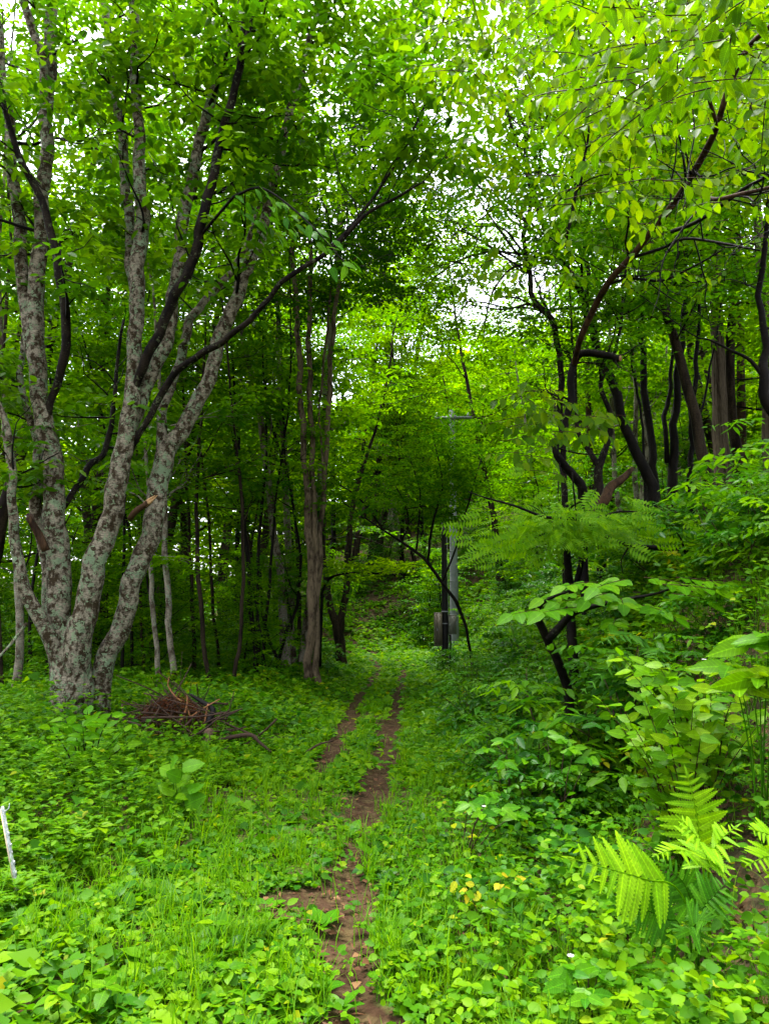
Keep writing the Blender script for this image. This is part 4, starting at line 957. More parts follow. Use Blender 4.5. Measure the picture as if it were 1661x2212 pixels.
# saplings in front of the big clump
b0 = P(182, 1720, 6.6); b0[2] = hgt(b0[0], b0[1])
ME_SAP = big_leaf_mesh('sapling_leaf', M['broad'], .5, 0, 0, 6, .15, .12)
leafy_shrub('sapling', 'leafy sapling standing in front of the lichen clump base', b0, [P(px, py, rr.uniform(6.3, 7.)) for (px, py) in [(60, 1590), (110, 1575), (140, 1550), (165, 1590), (190, 1535), (215, 1555), (240, 1545), (265, 1580), (285, 1600), (180, 1570), (230, 1600), (150, 1615), (200, 1630), (100, 1620)]], ME_SAP, .15, 9, M['dark_bark'], 98, 'sapling', r0=.009)
b0 = P(385, 1800, 5.9); b0[2] = hgt(b0[0], b0[1])
ME_HEART = big_leaf_mesh('heart_leaf', M['broad'], .85, .10, 0, 8, .16, .08)
leafy_shrub('heart_leaf_weed', 'tall weed with broad heart-shaped leaves in front of the brush pile', b0, [P(380, 1690, 5.8), P(395, 1650, 5.8), P(365, 1640, 5.8), P(415, 1710, 5.7), P(400, 1740, 5.7)], ME_HEART, .15, 3, M['fern_dark'], 99, 'weed', r0=.005)

# ---- ferns
def pinna_mesh(name, mat, teeth=13, w=.20):
    V = []; F = []
    for k in range(teeth * 2 + 1):
        t = k / (teeth * 2); e = w * .5 * (1 - t ** 2.2) ** .7 * (1 if k % 2 else .62) * (1 if t > .04 else .5)
        z = -.10 * t * t
        V += [(t, 0, z), (t + .02, e, z + .04 * e), (t + .02, -e, z + .04 * e)]
    for k in range(teeth * 2):
        a = 3 * k; b2 = a + 3
        F += [(a, b2, b2 + 1, a + 1), (a, a + 2, b2 + 2, b2)]
    return make_mesh(name, V, np.array(F), mat)
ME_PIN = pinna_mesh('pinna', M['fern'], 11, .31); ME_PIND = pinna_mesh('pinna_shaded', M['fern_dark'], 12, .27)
def fern(name, label, base, fronds, mesh, stalk_mat, seed, group=None, npair=11):
    """fronds: lists of 3-D points from the crown of the fern to the frond tip; up vector of the blade; half width"""
    r = np.random.default_rng(seed); root = thing(name, base, label, 'fern', group)
    for pts, nrm, hw, t0 in fronds:
        p, _ = smooth_line(np.array(pts), np.zeros(len(pts)), 6); m = len(p)
        t = Tubes(); t.add(p, np.linspace(.005, .0012, m), 5, 1)
        fr = link('frond', t.mesh(name + '_rib', stalk_mat, base), root)
        for k in range(npair):
            u = t0 + (1 - t0) * (k + .3) / npair; i = min(m - 2, int(u * (m - 1))); f = u * (m - 1) - i
            c = p[i] + (p[i + 1] - p[i]) * f; d = unit(p[i + 1] - p[i]); s = unit(np.cross(nrm, d))
            v = (k + .3) / npair; L = hw * (min(1, .75 + v) if v < .3 else 1) * (1 - max(0, v - .35) / .65 * .82)
            for sd in (-1, 1):
                if v > .15 and r.uniform() < .05: continue
                a = s * sd + d * (.28 + .25 * v) + np.array([0, 0, -.16]) + r.normal(0, .085, 3)
                link('pinna', mesh, fr, mat=axes_matrix(c - base, a, np.asarray(nrm) + r.normal(0, .10, 3), L * r.uniform(.8, 1.08)))
        link('pinna', mesh, fr, mat=axes_matrix(p[-2] - base, unit(p[-1] - p[-2]), np.asarray(nrm), hw * .3))
    return root
fb_ = P(1530, 1990, 3.35); fb_[2] = hgt(fb_[0], fb_[1])
def fp(*a): return [fb_] + [P(*q) for q in a]
fern('fern', 'bright yellow-green fern with toothed fronds on the lower bank', fb_, [
    (fp((1470, 1930, 3.1), (1395, 1900, 2.98), (1320, 1878, 2.92), (1225, 1852, 2.88)), (0.05, -.84, .54), .175, .36),
    (fp((1520, 1880, 3.3), (1510, 1800, 3.3), (1498, 1730, 3.3), (1482, 1668, 3.32)), (-.05, -.95, .25), .17, .34),
    (fp((1530, 1900, 3.2), (1525, 1850, 3.05), (1505, 1810, 2.95), (1470, 1770, 2.95)), (.1, -.5, .85), .13, .42),
    (fp((1530, 1900, 3.2), (1530, 1860, 3.05), (1555, 1815, 2.98), (1590, 1785, 2.98)), (-.1, -.5, .85), .12, .42),
    (fp((1520, 1890, 3.2), (1500, 1850, 3.02), (1460, 1835, 2.93), (1412, 1848, 2.9)), (0, -.45, .9), .09, .42)],
    ME_PIN, M['fern'], 5)
fd_ = P(1500, 2080, 3.15); fd_[2] = hgt(fd_[0], fd_[1])
def fq(*a): return [fd_] + [P(*q) for q in a]
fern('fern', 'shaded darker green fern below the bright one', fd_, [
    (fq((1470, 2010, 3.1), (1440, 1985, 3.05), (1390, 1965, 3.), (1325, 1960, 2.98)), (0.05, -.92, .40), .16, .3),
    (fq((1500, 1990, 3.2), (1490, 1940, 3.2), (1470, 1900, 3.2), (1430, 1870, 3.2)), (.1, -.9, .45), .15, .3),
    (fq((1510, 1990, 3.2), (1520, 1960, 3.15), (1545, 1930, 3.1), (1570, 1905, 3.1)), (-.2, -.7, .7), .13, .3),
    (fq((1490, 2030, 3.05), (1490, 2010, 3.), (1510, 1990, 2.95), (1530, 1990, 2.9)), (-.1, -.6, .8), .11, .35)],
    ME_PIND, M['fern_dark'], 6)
fe_ = P(1400, 1480, 6.0); fe_[2] = hgt(fe_[0], fe_[1])
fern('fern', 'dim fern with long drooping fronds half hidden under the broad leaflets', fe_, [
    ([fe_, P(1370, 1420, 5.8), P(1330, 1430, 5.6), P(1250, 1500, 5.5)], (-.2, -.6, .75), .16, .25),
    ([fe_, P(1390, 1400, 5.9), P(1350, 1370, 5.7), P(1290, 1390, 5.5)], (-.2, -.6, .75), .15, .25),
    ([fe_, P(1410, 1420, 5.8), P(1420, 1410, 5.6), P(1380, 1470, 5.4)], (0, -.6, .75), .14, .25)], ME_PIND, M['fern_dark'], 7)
ff_ = P(1680, 1960, 3.0); ff_[2] = hgt(ff_[0], ff_[1])
fern('fern', 'bright fern cut by the right edge of the picture', ff_, [
    ([ff_, P(1680, 1880, 2.9), P(1660, 1850, 2.8), P(1610, 1870, 2.7)], (0, -.6, .75), .10, .3),
    ([ff_, P(1690, 1860, 2.9), P(1670, 1810, 2.8), P(1620, 1790, 2.75)], (0, -.6, .75), .10, .3)], ME_PIN, M['fern'], 8)

# ---- blades of dwarf bamboo, sedge, plantain, seedlings in the foreground
def blade_mesh(name, mat, n=6, w=.11, curve=.35):
    V = []; F = []
    for k in range(n + 1):
        t = k / n; e = w * .5 * math.sin(PI * (t * .86 + .07)) ** .6 * (1 - t * .35) if k < n else 0
        z = -curve * t * t
        V += [(t, 0, z), (t, e, z + .25 * e), (t, -e, z + .25 * e)]
    for k in range(n):
        a = 3 * k; b2 = a + 3; F += [(a, b2, b2 + 1, a + 1), (a, a + 2, b2 + 2, b2)]
    return make_mesh(name, V, np.array(F), mat)
ME_BLADE = blade_mesh('bamboo_blade', M['glossy'])
rr = np.random.default_rng(111)
b0 = P(1385, 2170, 2.95); b0[2] = hgt(b0[0], b0[1])
rt = thing('dwarf_bamboo', b0, 'dwarf bamboo with long strap-like blades at the lower right', 'bamboo')
t = Tubes(); top_ = P(1375, 2085, 2.9); t.add([b0, (b0 + top_) / 2, top_], [.004, .003, .002], 5, 2); link('stem', t.mesh('bamboo_stem', M['grass'], b0), rt)
for (px, py, ax, ay, az, L) in [(1370, 2100, .9, -.2, -.05, .24), (1380, 2095, .8, -.3, -.5, .26), (1365, 2105, .0, -.3, -1, .2), (1350, 2110, -.2, -.4, -.9, .18), (1390, 2120, .15, -.4, -1, .2), (1345, 2095, .9, -.1, .25, .2), (1360, 2090, -.8, -.3, -.1, .16), (1405, 2110, .6, -.3, -.6, .2)]:
    leaf_obj(rt, b0, ME_BLADE, P(px, py, 2.9), np.array([ax, ay, az]), np.array([0.1, -.5, .8]), L, 'blade')
# sedge tuft hanging on the bank edge
def tuft(name, label, b0, n, L, mat, seed, lean=(0, 0, 0), cat='grass tuft', w=.004, group=None):
    r = np.random.default_rng(seed); V = []; F = []; tt = []; c = 0
    for k in range(n):
        th = r.uniform(0, 2 * PI); d = unit(np.array([math.cos(th) * .6, math.sin(th) * .6, 1.]) + np.asarray(lean)); LL = L * r.uniform(.6, 1.2)
        s = unit(np.cross(d, [0, 0, 1]) + r.normal(0, .1, 3)); h = np.array([d[0], d[1], 0]); q = r.normal(0, .02, 3) * [1, 1, 0]
        for j in range(5):
            u = j / 4; pt = q + d * LL * u * (1 - .25 * u) + h * LL * .35 * u * u - np.array([0, 0, LL * .45 * u * u * u]); ww = w * (1 - u * .9)
            V += [pt + s * ww, pt - s * ww]
        for j in range(4): F.append((c + 2 * j, c + 2 * j + 1, c + 2 * j + 3, c + 2 * j + 2))
        tt += [r.uniform(0, .8)] * 10; c += 10
    return tag(link(name, make_mesh(name, V, np.array(F), mat, tt), None, b0), label, cat, group)
for k, (px, py, d, n, L, lab) in enumerate([(1625, 1960, 2.9, 170, .34, 'drooping sedge tuft on the bank at the right edge'), (1640, 2040, 2.75, 90, .28, 'lower hanging sedge tuft at the right edge')]):
    b0 = P(px, py, d); b0[2] = max(hgt(b0[0], b0[1]), b0[2] - .3)
    tuft('sedge_tuft', lab, np.array([b0[0], b0[1], hgt(b0[0], b0[1])]), n, L, M['grass'], 120 + k, (-.7, -.5, -.1))
ME_PLANT = big_leaf_mesh('plantain_leaf', M['glossy'], .62, 0, 0, 7, .18, .10)
def plantain(px, py, lab, n=6, L=.10, seed=0):
    u = (px - 830.5) / FPX; v = (1106 - py) / FPX
    dy = math.cos(PITCH) - v * math.sin(PITCH); dz = math.sin(PITCH) + v * math.cos(PITCH); k = -CAM_H / dz
    x, y = u * k, dy * k; b = np.array([x, y, hgt(x, y) - .01]); r = np.random.default_rng(900 + seed)
    rt = thing('plantain', b, lab, 'weed', 'plantain rosettes on the trodden path')
    for j in range(n):
        th = 2 * PI * j / n + r.normal(0, .25); a = np.array([math.cos(th), math.sin(th), r.uniform(.35, .95)])
        leaf_obj(rt, b, ME_PLANT, b + unit(a) * .02, a, np.array([0, 0, 1]) + r.normal(0, .12, 3), L * r.uniform(.75, 1.25))
for k, (px, py, lab, n, L) in enumerate([
    (640, 2085, 'plantain rosette left of the bare soil patch nearest the camera', 7, .12), (700, 2000, 'upright plantain in the middle of the bare soil patch', 6, .13), (590, 1900, 'plantain at the left margin of the track by the soil patch', 7, .12),
    (805, 1850, 'plantain rosette growing in the right wheel track', 7, .11), (845, 1835, 'plantain on the right rim of the right wheel track', 6, .10), (760, 1800, 'plantain between the wheel tracks', 6, .11),
    (620, 2180, 'big plantain at the bottom edge left of the track', 8, .13), (735, 2175, 'small plantain at the bottom edge inside the track', 6, .09), (560, 2160, 'plantain among grass at the bottom left of the track', 7, .11),
    (680, 2140, 'plantain just above the bottom edge beside the mossy soil', 6, .10), (900, 2190, 'plantain at the bottom edge right of the track', 6, .10), (570, 1960, 'plantain rosette left of the soil patch in grass', 6, .11)]):
    plantain(px, py, lab, n, L, k)
# single seedlings with three or more broad leaves
ME_SEED = big_leaf_mesh('seedling_leaf', M['shrub_bright'], .60, 0, 0, 7, .16, .12)
def seedling(px, py, d, hgt_m, lab, n=4, L=.08, seed=0):
    b = P(px, py, d); b[2] = hgt(b[0], b[1]); r = np.random.default_rng(950 + seed); tp_ = b + np.array([r.normal(0, .02), r.normal(0, .02), hgt_m])
    rt = thing('seedling', b, lab, 'seedling', 'broad-leaved seedlings among the weeds')
    t = Tubes(); t.add([b, (b + tp_) / 2 + r.normal(0, .005, 3), tp_], [.003, .0025, .0015], 5, 2); link('stem', t.mesh('seedling_stem', M['fern_dark'], b), rt)
    for j in range(n):
        th = 2 * PI * j / n + r.normal(0, .3); a = np.array([math.cos(th), math.sin(th), r.uniform(-.2, .3)])
        leaf_obj(rt, b, ME_SEED, tp_ - np.array([0, 0, .012 * (j // 3)]), a, np.array([0, 0, 1]) + r.normal(0, .2, 3), L * .8 * r.uniform(.8, 1.25))
for k, a in enumerate([(140, 2190, 3.1, .16, 'broad-leaved seedling at the bottom left corner', 5, .10), (90, 1960, 4.2, .14, 'broad-leaved seedling near the white stake', 4, .10), (220, 1830, 4.9, .25, 'pale broad-leaved seedling in the tall grass', 5, .12),
        (330, 1880, 4.6, .16, 'seedling between grass tufts left of the path', 4, .09), (515, 2100, 3.4, .10, 'seedling in the grass nearest the bare soil patch', 5, .09), (240, 2170, 3.2, .12, 'seedling at the bottom edge left of centre', 4, .10),
        (470, 1995, 3.8, .12, 'seedling left of the bare soil patch', 4, .09), (1180, 2110, 3.1, .10, 'broad seedling right of the track in bright weeds', 5, .09), (1060, 2150, 3.0, .10, 'seedling in the brightest weeds at the bottom', 4, .08),
        (1440, 2190, 2.75, .14, 'seedling on bare litter at the bottom right', 4, .10), (1480, 2080, 2.9, .16, 'four-leaved seedling below the shaded fern', 4, .11), (870, 2050, 3.5, .10, 'seedling at the right rim of the track', 4, .08), (1540, 2140, 2.6, .12, 'seedling nearest the right bottom corner', 4, .09)]):
    seedling(*a, seed=k)
# a small white daisy-like flower head in the weeds and one up the bank
for k, (px, py, d, lab) in enumerate([(1232, 2065, 2.9, 'small white flower above the glossy whorled plant'), (1520, 1425, 4.2, 'small white flower cluster on the bank beside the lance-leaved plant'), (1045, 1742, 4.6, 'white fallen petal on the wet whorled bush')]):
    c = P(px, py, d); b = c.copy(); b[2] = hgt(b[0], b[1])
    rt = thing('flower', b, lab, 'flower')
    t = Tubes(); t.add([b, (b + c) / 2, c], [.0015, .0015, .001], 4, 1); link('stem', t.mesh('flower_stem', M['fern_dark'], b), rt)
    for j in range(9):
        th = 2 * PI * j / 9; leaf_obj(rt, b, big_leaf_mesh('petal', M['petal'], .5, 0, 0, 3) if j == 0 and k == 0 else bpy.data.meshes['petal'], c, np.array([math.cos(th), math.sin(th) - .3, .35]), np.array([0, -.3, 1]), .014, 'petal')

# ------------------------------------------------------------------ poles, stake, brush pile
def box_bm(V, F, lo, hi):
    n = len(V); x0, y0, z0 = lo; x1, y1, z1 = hi
    V += [(x0, y0, z0), (x1, y0, z0), (x1, y1, z0), (x0, y1, z0), (x0, y0, z1), (x1, y0, z1), (x1, y1, z1), (x0, y1, z1)]
    F += [(n, n + 3, n + 2, n + 1), (n + 4, n + 5, n + 6, n + 7), (n, n + 1, n + 5, n + 4), (n + 1, n + 2, n + 6, n + 5), (n + 2, n + 3, n + 7, n + 6), (n + 3, n, n + 4, n + 7)]
def box_mesh(name, mat, boxes, bevel=0):
    V = []; F = []
    for lo, hi in boxes: box_bm(V, F, lo, hi)
    return make_mesh(name, V, np.array(F), mat)
def add_bevel(o, w):
    m = o.modifiers.new('bevel', 'BEVEL'); m.width = w; m.segments = 2; m.limit_method = 'ANGLE'; return o

ub = P(982, 1400, 24.); ub[2] = hgt(ub[0], ub[1]); utop = P(980, 886, 24.)[2]; uh = utop - ub[2]
up_ = thing('utility_pole', ub, 'grey concrete utility pole with a steel crossarm behind the black post', 'utility pole')
t = Tubes(); t.add([(0, 0, -.3), (0, 0, uh * .5), (0, 0, uh)], [.15, .122, .092], 20, 6); link('pole', t.mesh('concrete_pole', M['concrete'], (0, 0, 0)), up_)
ca = link('crossarm', box_mesh('crossarm', M['steel'], [((-.58, -.17, uh - .33), (.66, -.10, uh - .25))]), up_)
link('crossarm_clamp', box_mesh('crossarm_clamp', M['steel'], [((-.13, -.19, uh - .36), (.13, -.172, uh - .22))]), ca)
for sx in (-1, 1):
    t = Tubes(); t.add([(sx * .05, -.165, uh - .23), (sx * .05, -.165, uh - .15)], [.03, .022], 8, 1); t.add([(sx * .52, -.135, uh - .248), (sx * .52, -.135, uh - .20), (sx * .52, -.135, uh - .12)], [.012, .04, .03], 8, 1); link('insulator', t.mesh('insulator', M['white']), up_)
    t = Tubes(); t.add([(sx * .02, -.1, uh - .9), (sx * .42, -.135, uh - .335)], [.012, .012], 6, 1); link('brace', t.mesh('crossarm_brace', M['steel']), up_)
for zz in (uh * .30, uh * .42, uh * .55):
    t = Tubes(); rz = .15 - .058 * zz / uh; t.add([(0, 0, zz), (0, 0, zz + .03)], [rz + .004] * 2, 20, 1); link('band', t.mesh('pole_band', M['steel']), up_)

kb = P(962, 1466, 17.9); kb[2] = hgt(kb[0], kb[1]); ktop = P(961, 1128, 17.9)[2]; kh = ktop - kb[2]
kp = thing('black_post', kb, 'black round post carrying two meter boxes beside the path', 'post')
t = Tubes(); t.add([(0, 0, -.3), (0, 0, kh * .5), (0, 0, kh)], [.082, .072, .056], 18, 5); link('post', t.mesh('black_post', M['black']), kp)
for zz in (P(961, 1348, 17.9)[2] - kb[2], P(961, 1322, 17.9)[2] - kb[2]):
    t = Tubes(); t.add([(0, 0, zz), (0, 0, zz + .025)], [.080] * 2, 18, 1); link('steel_band', t.mesh('steel_band', M['steel']), kp)
def zrel(py): return P(961, py, 17.9)[2] - kb[2]
bx = link('meter_box', box_mesh('meter_box_tall', M['box'], [((-.255, -.12, zrel(1395)), (-.072, .10, zrel(1323)))]), kp); add_bevel(bx, .008); bx['label'] = 'tall olive-brown metal box'
link('box_door', box_mesh('tall_box_door', M['box'], [((-.245, -.134, zrel(1393)), (-.205, -.121, zrel(1325))), ((-.200, -.134, zrel(1393)), (-.080, -.121, zrel(1325)))]), bx)
link('latch', box_mesh('latch', M['steel'], [((-.197, -.146, zrel(1362)), (-.183, -.135, zrel(1357)))]), bx)
bx = link('meter_box', box_mesh('meter_box_small', M['box_grey'], [((.074, -.12, zrel(1370)), (.262, .10, zrel(1328)))]), kp); add_bevel(bx, .008); bx['label'] = 'smaller grey metal box'
link('box_door', box_mesh('small_box_door', M['box_grey'], [((.084, -.134, zrel(1368)), (.252, -.121, zrel(1330)))]), bx)
link('latch', box_mesh('latch', M['steel'], [((.096, -.146, zrel(1352)), (.108, -.135, zrel(1347)))]), bx)
t = Tubes(); t.add([(.13, .0, zrel(1371)), (.135, 0, zrel(1395)), (.12, -.02, zrel(1405)), (.09, 0, -.1)], [.02, .02, .02, .02], 8, 3); link('conduit', t.mesh('conduit', M['black']), kp)
t = Tubes(); t.add([(.085, -.02, -.1), (.085, -.02, kh * .5), (.07, -.02, kh * .9)], [.007] * 3, 6, 3); link('cable', t.mesh('cable', M['steel']), kp)
t = Tubes(); t.add([(-.16, 0, zrel(1396)), (-.155, 0, zrel(1402)), (-.05, -.04, zrel(1412)), (.08, -.03, zrel(1412)), (.14, 0, zrel(1400))], [.008] * 5, 6, 3); link('cable', t.mesh('cable_loop', M['black']), kp)

# white notched stake leaning at the left edge
st0 = P(44, 1960, 4.3); st0[2] = hgt(st0[0], st0[1]); st1 = P(5, 1742, 4.3)
ax_ = unit(st1 - st0); L = np.linalg.norm(st1 - st0); sx = unit(np.cross([0, 1, 0], ax_)); sy = np.cross(ax_, sx)
SM = Matrix(((sx[0], sy[0], ax_[0], 0), (sx[1], sy[1], ax_[1], 0), (sx[2], sy[2], ax_[2], 0), (0, 0, 0, 1)))
rt = thing('stake', st0, 'leaning weathered white stake with a notched edge at the left of the weeds', 'stake')
def sl(name, me, par=None):
    o = link(name, me, par or rt); 
    if par is None: o.matrix_basis = SM
    return o
bd = sl('stake_post', box_mesh('stake_post', M['white'], [((-.003, -.009, -.1), (.010, .006, L))])); add_bevel(bd, .002)
sl('stake_face', box_mesh('stake_face', M['tan'], [((-.011, -.007, .02), (-.0035, .005, L * .98))]))
rr = np.random.default_rng(131)
for z in np.arange(.05, L - .04, .055):
    h = rr.uniform(.012, .034); w = rr.uniform(.001, .006)
    sl('notch_lug', box_mesh('notch_lug', M['white'], [((.0105, -.008, z + rr.uniform(0, .015)), (.0105 + w, .004, z + h))]))
t = Tubes(); t.add([(.012, 0, L * .95), (.03, -.004, L * .955), (.040, -.004, L * .975), (.046, -.004, L * 1.01)], [.003, .003, .003, .002], 6, 3); sl('hook', t.mesh('stake_hook', M['white']))
for k in range(4):
    q = P(44 + k * 5, 1941 + (k % 2) * 4, 4.3); q[2] = hgt(q[0], q[1]) + .10
# brush pile
pb_ = P(385, 1600, 9.0); pb_[2] = hgt(pb_[0], pb_[1])
bp = thing('brush_pile', pb_, 'heap of cut sticks and rust-brown dead needles beside the lichen clump', 'brush pile')
rr = np.random.default_rng(141)
for k in range(150):
    px, py = rr.normal(385, 66), 0
    hgt_here = max(.1, 1 - ((px - 375) / 125) ** 2) * 115
    py = 1618 - rr.uniform(0, 1) * hgt_here
    c = P(px, py, 9.0 + rr.normal(0, .35)); c[2] = max(c[2], pb_[2] + .04)
    d = unit([rr.normal(0, 1), rr.normal(0, .5), rr.normal(.15, .35)]); L_ = rr.uniform(.4, 1.3); r0 = rr.uniform(.004, .016)
    p = grow(rr, c - d * L_ / 2, d, L_, 3, .14, 0); p[:, 2] = np.maximum(p[:, 2], pb_[2] + .02)
    t = Tubes(); t.add(p, np.linspace(r0, r0 * .5, 4), 5, 2, .1); link('stick', t.mesh('stick', M['stick'], pb_), bp)
for s in ([(450, 1520, 3), (445, 1545, 4), (440, 1570, 4), (425, 1605, 4)], [(404, 1498, 2), (405, 1515, 4), (398, 1545, 5), (380, 1572, 5)], [(366, 1462, 1.5), (364, 1482, 2), (380, 1505, 3), (395, 1515, 3)], [(405, 1530, 3), (412, 1550, 3)], [(475, 1510, 2), (440, 1530, 3), (410, 1550, 3)]):
    p, r_ = trace(s, 8.75, 8.7); t = Tubes(); t.add(p, np.maximum(r_, .006), 6, 3); link('stick', t.mesh('pale_stick', M['stick_pale'], pb_), bp)
lv = Leaves('two'); n = 5200
px = rr.normal(368, 52, n); hh = np.clip(1 - ((px - 372) / 120) ** 2, .05, 1) * 100
py = 1608 - rr.uniform(0.05, 1.05, n) * hh
pos = np.array([P(a, b, c) for a, b, c in zip(px, py, rr.uniform(8.7, 9.4, n))])
ad = rr.normal(0, 1, (n, 3)); ad[:, 2] -= .5
lv.add(pos, ad, rr.normal(0, 1, (n, 3)), rr.uniform(.04, .11, n), rr.uniform(.006, .014, n), rr.uniform(0, 1, n))
o = link('dead_needles', lv.mesh('dead_needles', M['needle'], pb_), bp); o['kind'] = 'stuff'
tw = Tubes()
for k in range(260):
    px_ = rr.normal(385, 50); py_ = 1612 - rr.uniform(0, 1.05) * max(.08, 1 - ((px_ - 378) / 125) ** 2) * 105
    c = P(px_, py_, rr.uniform(8.6, 9.3)); d = unit(rr.normal(0, 1, 3) + [0, 0, .2]); L_ = rr.uniform(.15, .5)
    tw.add(grow(rr, c - d * L_ / 2, d, L_, 2, .2, 0), [.004, .003, .002], 3, 1)
o = link('twigs', tw.mesh('brush_twigs', M['stick'], pb_), bp); o['kind'] = 'stuff'
for lab, s, d0, d1, mt, nm in [
    ('curved weathered brown log lying before the brush pile', [(392, 1660, 24), (415, 1645, 24), (432, 1622, 23), (442, 1600, 22), (446, 1578, 21)], 8.2, 8.5, 'log', 'curved_log'),
    ('short charred black stick angled up at the right of the brush pile', [(440, 1572, 12), (450, 1550, 13), (458, 1532, 12), (435, 1515, 9), (410, 1500, 6)], 8.7, 8.8, 'black', 'charred_stick'),
    ('long thin fallen branch stretching right from the brush pile', [(395, 1612, 8), (440, 1606, 9), (500, 1592, 9), (540, 1588, 8), (560, 1605, 6), (585, 1625, 4)], 8.5, 8.3, 'stick', 'fallen_branch'),
    ('forked twiggy branch lying between the brush pile and the left wheel track', [(590, 1636, 4), (640, 1632, 5), (665, 1625, 5), (690, 1608, 4), (720, 1600, 3)], 8.4, 8.6, 'stick', 'fallen_branch'),
    ('stubby end of a broken branch poking right out of the brush pile', [(430, 1615, 14), (470, 1598, 13), (490, 1590, 12)], 8.7, 8.6, 'log', 'fallen_branch'),
    ('thin stick lying parallel below the long fallen branch', [(445, 1625, 7), (480, 1620, 7), (495, 1612, 6)], 8.3, 8.3, 'stick', 'fallen_branch')]:
    p, r_ = trace(s, d0, d1); b = p[0]; t = Tubes(); t.add(p, r_, 9, 4, .10)
    tag(link(nm, t.mesh(nm, M[mt], b), None, b), lab, 'branch' if nm != 'curved_log' else 'log')
# dead stump of roots at the foot of the pale stems
p, r_ = trace([(640, 1508, 4), (655, 1498, 8), (668, 1488, 10)], 14.2, 14.6); t = Tubes(); t.add(p, r_, 7, 3, .15)
b = p[0]; tag(link('dead_root', t.mesh('dead_root', M['brown_bark'], b), None, b), 'reddish dead root at the foot of the pale upright stems', 'root')

# ------------------------------------------------------------------ repeated trees and shrubs
def proto_tree(seed, Ht, r0, nst, nb, L, bark, leaf, t0=.35, size=.15, low=0, asp=.52, tint=(.05, .95), lean=.06, sprays=3, ntw=4, nlf=6, twig=.6):
    T = Tree(seed); r = T.r
    for k in range(nst):
        d = np.array([r.normal(0, lean * (1 + nst * .6)), r.normal(0, lean * (1 + nst * .6)), 1.])
        p = grow(r, np.array([r.normal(0, .06 * (nst - 1)), r.normal(0, .06 * (nst - 1)), -.2]), d, Ht * r.uniform(.85, 1.05), 7, .07, .06)
        rad = np.linspace(r0 * (1 if k == 0 else .7), .012, 8); rad[0] *= 1.35
        T.stem(p, rad, 8, 3, .06); T.fill(p, rad, t0, int(nb * .88) // nst + 1, L, .08, 1, sprays, 3)
        if low: T.fill(p[:5], rad[:5], .15, low, L * .7, .02, 1, 2, 2)
    st = Tubes()
    for p, rad, sides, sub, lump in T.stems: st.add(p, rad, sides, sub, lump)
    lv = Leaves('two'); spray(lv, np.array(T.c), r, ntw, nlf, twig, size, asp, .28, .35, tint)
    return st.mesh('forest_trunk', M[bark]), T.br.mesh('forest_branches', M[bark]), lv.mesh('forest_crown', M[leaf])
def place_tree(pr, name, x, y, rz, s, label, group, cat='tree', dz=0.):
    root = thing(name, (x, y, hgt(x, y) + dz), label, cat, group); root.rotation_euler = (0, 0, rz); root.scale = (s, s, s)
    for nm, me in zip(('trunk', 'branches', 'crown'), pr):
        o = link(nm, me, root)
        if nm == 'branches': o['kind'] = 'stuff'
    return root
PT = [proto_tree(501, 12.5, .13, 1, 30, 2.3, 'trunk_bark', 'canopy'), proto_tree(502, 14, .16, 2, 36, 2.4, 'trunk_bark', 'canopy_yellow'),
      proto_tree(503, 11, .10, 1, 26, 2.0, 'dark_bark', 'canopy_yellow', .3), proto_tree(504, 12, .12, 3, 36, 2.1, 'lichen_thin', 'canopy', .35),
      proto_tree(505, 13, .15, 1, 34, 2.6, 'trunk_bark', 'mid', .25, low=5), proto_tree(506, 9, .08, 2, 24, 1.9, 'dark_bark', 'canopy', .25, low=4)]
PU = [proto_tree(511, 4.2, .035, 2, 18, 1.2, 'dark_bark', 'mid', .15, .115, 3, sprays=2, twig=.45), proto_tree(512, 3.2, .03, 3, 18, 1.1, 'dark_bark', 'bank', .12, .10, 3, sprays=2, twig=.42),
      proto_tree(513, 5.5, .045, 1, 20, 1.5, 'dark_bark', 'canopy', .2, .125, 4, sprays=2, twig=.5)]
rr = np.random.default_rng(601)
LOOK = ['slim tree with mid-green crown', 'twin-stemmed pale-crowned tree', 'slender tree with yellow-green crown', 'three-stemmed lichen-grey tree', 'deep green low-branched tree', 'small twin-stemmed dark tree']
def where(x, y):
    """(zone, landmark phrase, group)"""
    px = 830.5 + FPX * x / (y * .99)
    if y < 30 and x < -1.2:
        lm = 'behind the lichen clump' if px < 330 else 'above the brush pile' if px < 520 else 'beside the upright pale stems'
        return 'left', lm + (', close in the wood' if y < 21 else ', further back'), 'forest trees left of the path'
    if y < 30:
        lm = 'behind the poles' if px < 1150 else 'behind the crooked tree' if px < 1420 else 'behind the conifer trunks'
        return 'bank', lm + (' on the bank' if y < 22 else ' higher up the bank'), 'forest trees up the bank'
    if x < -3:
        lm = 'seen past the lichen clump' if px < 330 else 'seen above the brush pile' if px < 560 else 'seen left of the upright pale stems'
        return 'farleft', 'deep in the wood ' + lm, 'distant trees behind the stand'
    lm = 'left of the bend' if px < 760 else 'straight behind the path bend' if px < 950 else 'above the poles' if px < 1150 else 'far up right of the poles'
    return 'hill', lm + (' on the far slope' if y < 36 else ' high on the far slope'), 'trees on the far slope'
def zone(x, y, j=0):
    z = where(x, y); return z[0], LOOK[j] + ' ' + z[1], z[2]
pts = []
def try_place(x, y, mind):
    for (a, b) in pts:
        if (a - x) ** 2 + (b - y) ** 2 < mind * mind: return False
    pts.append((x, y)); return True
cnt = 0
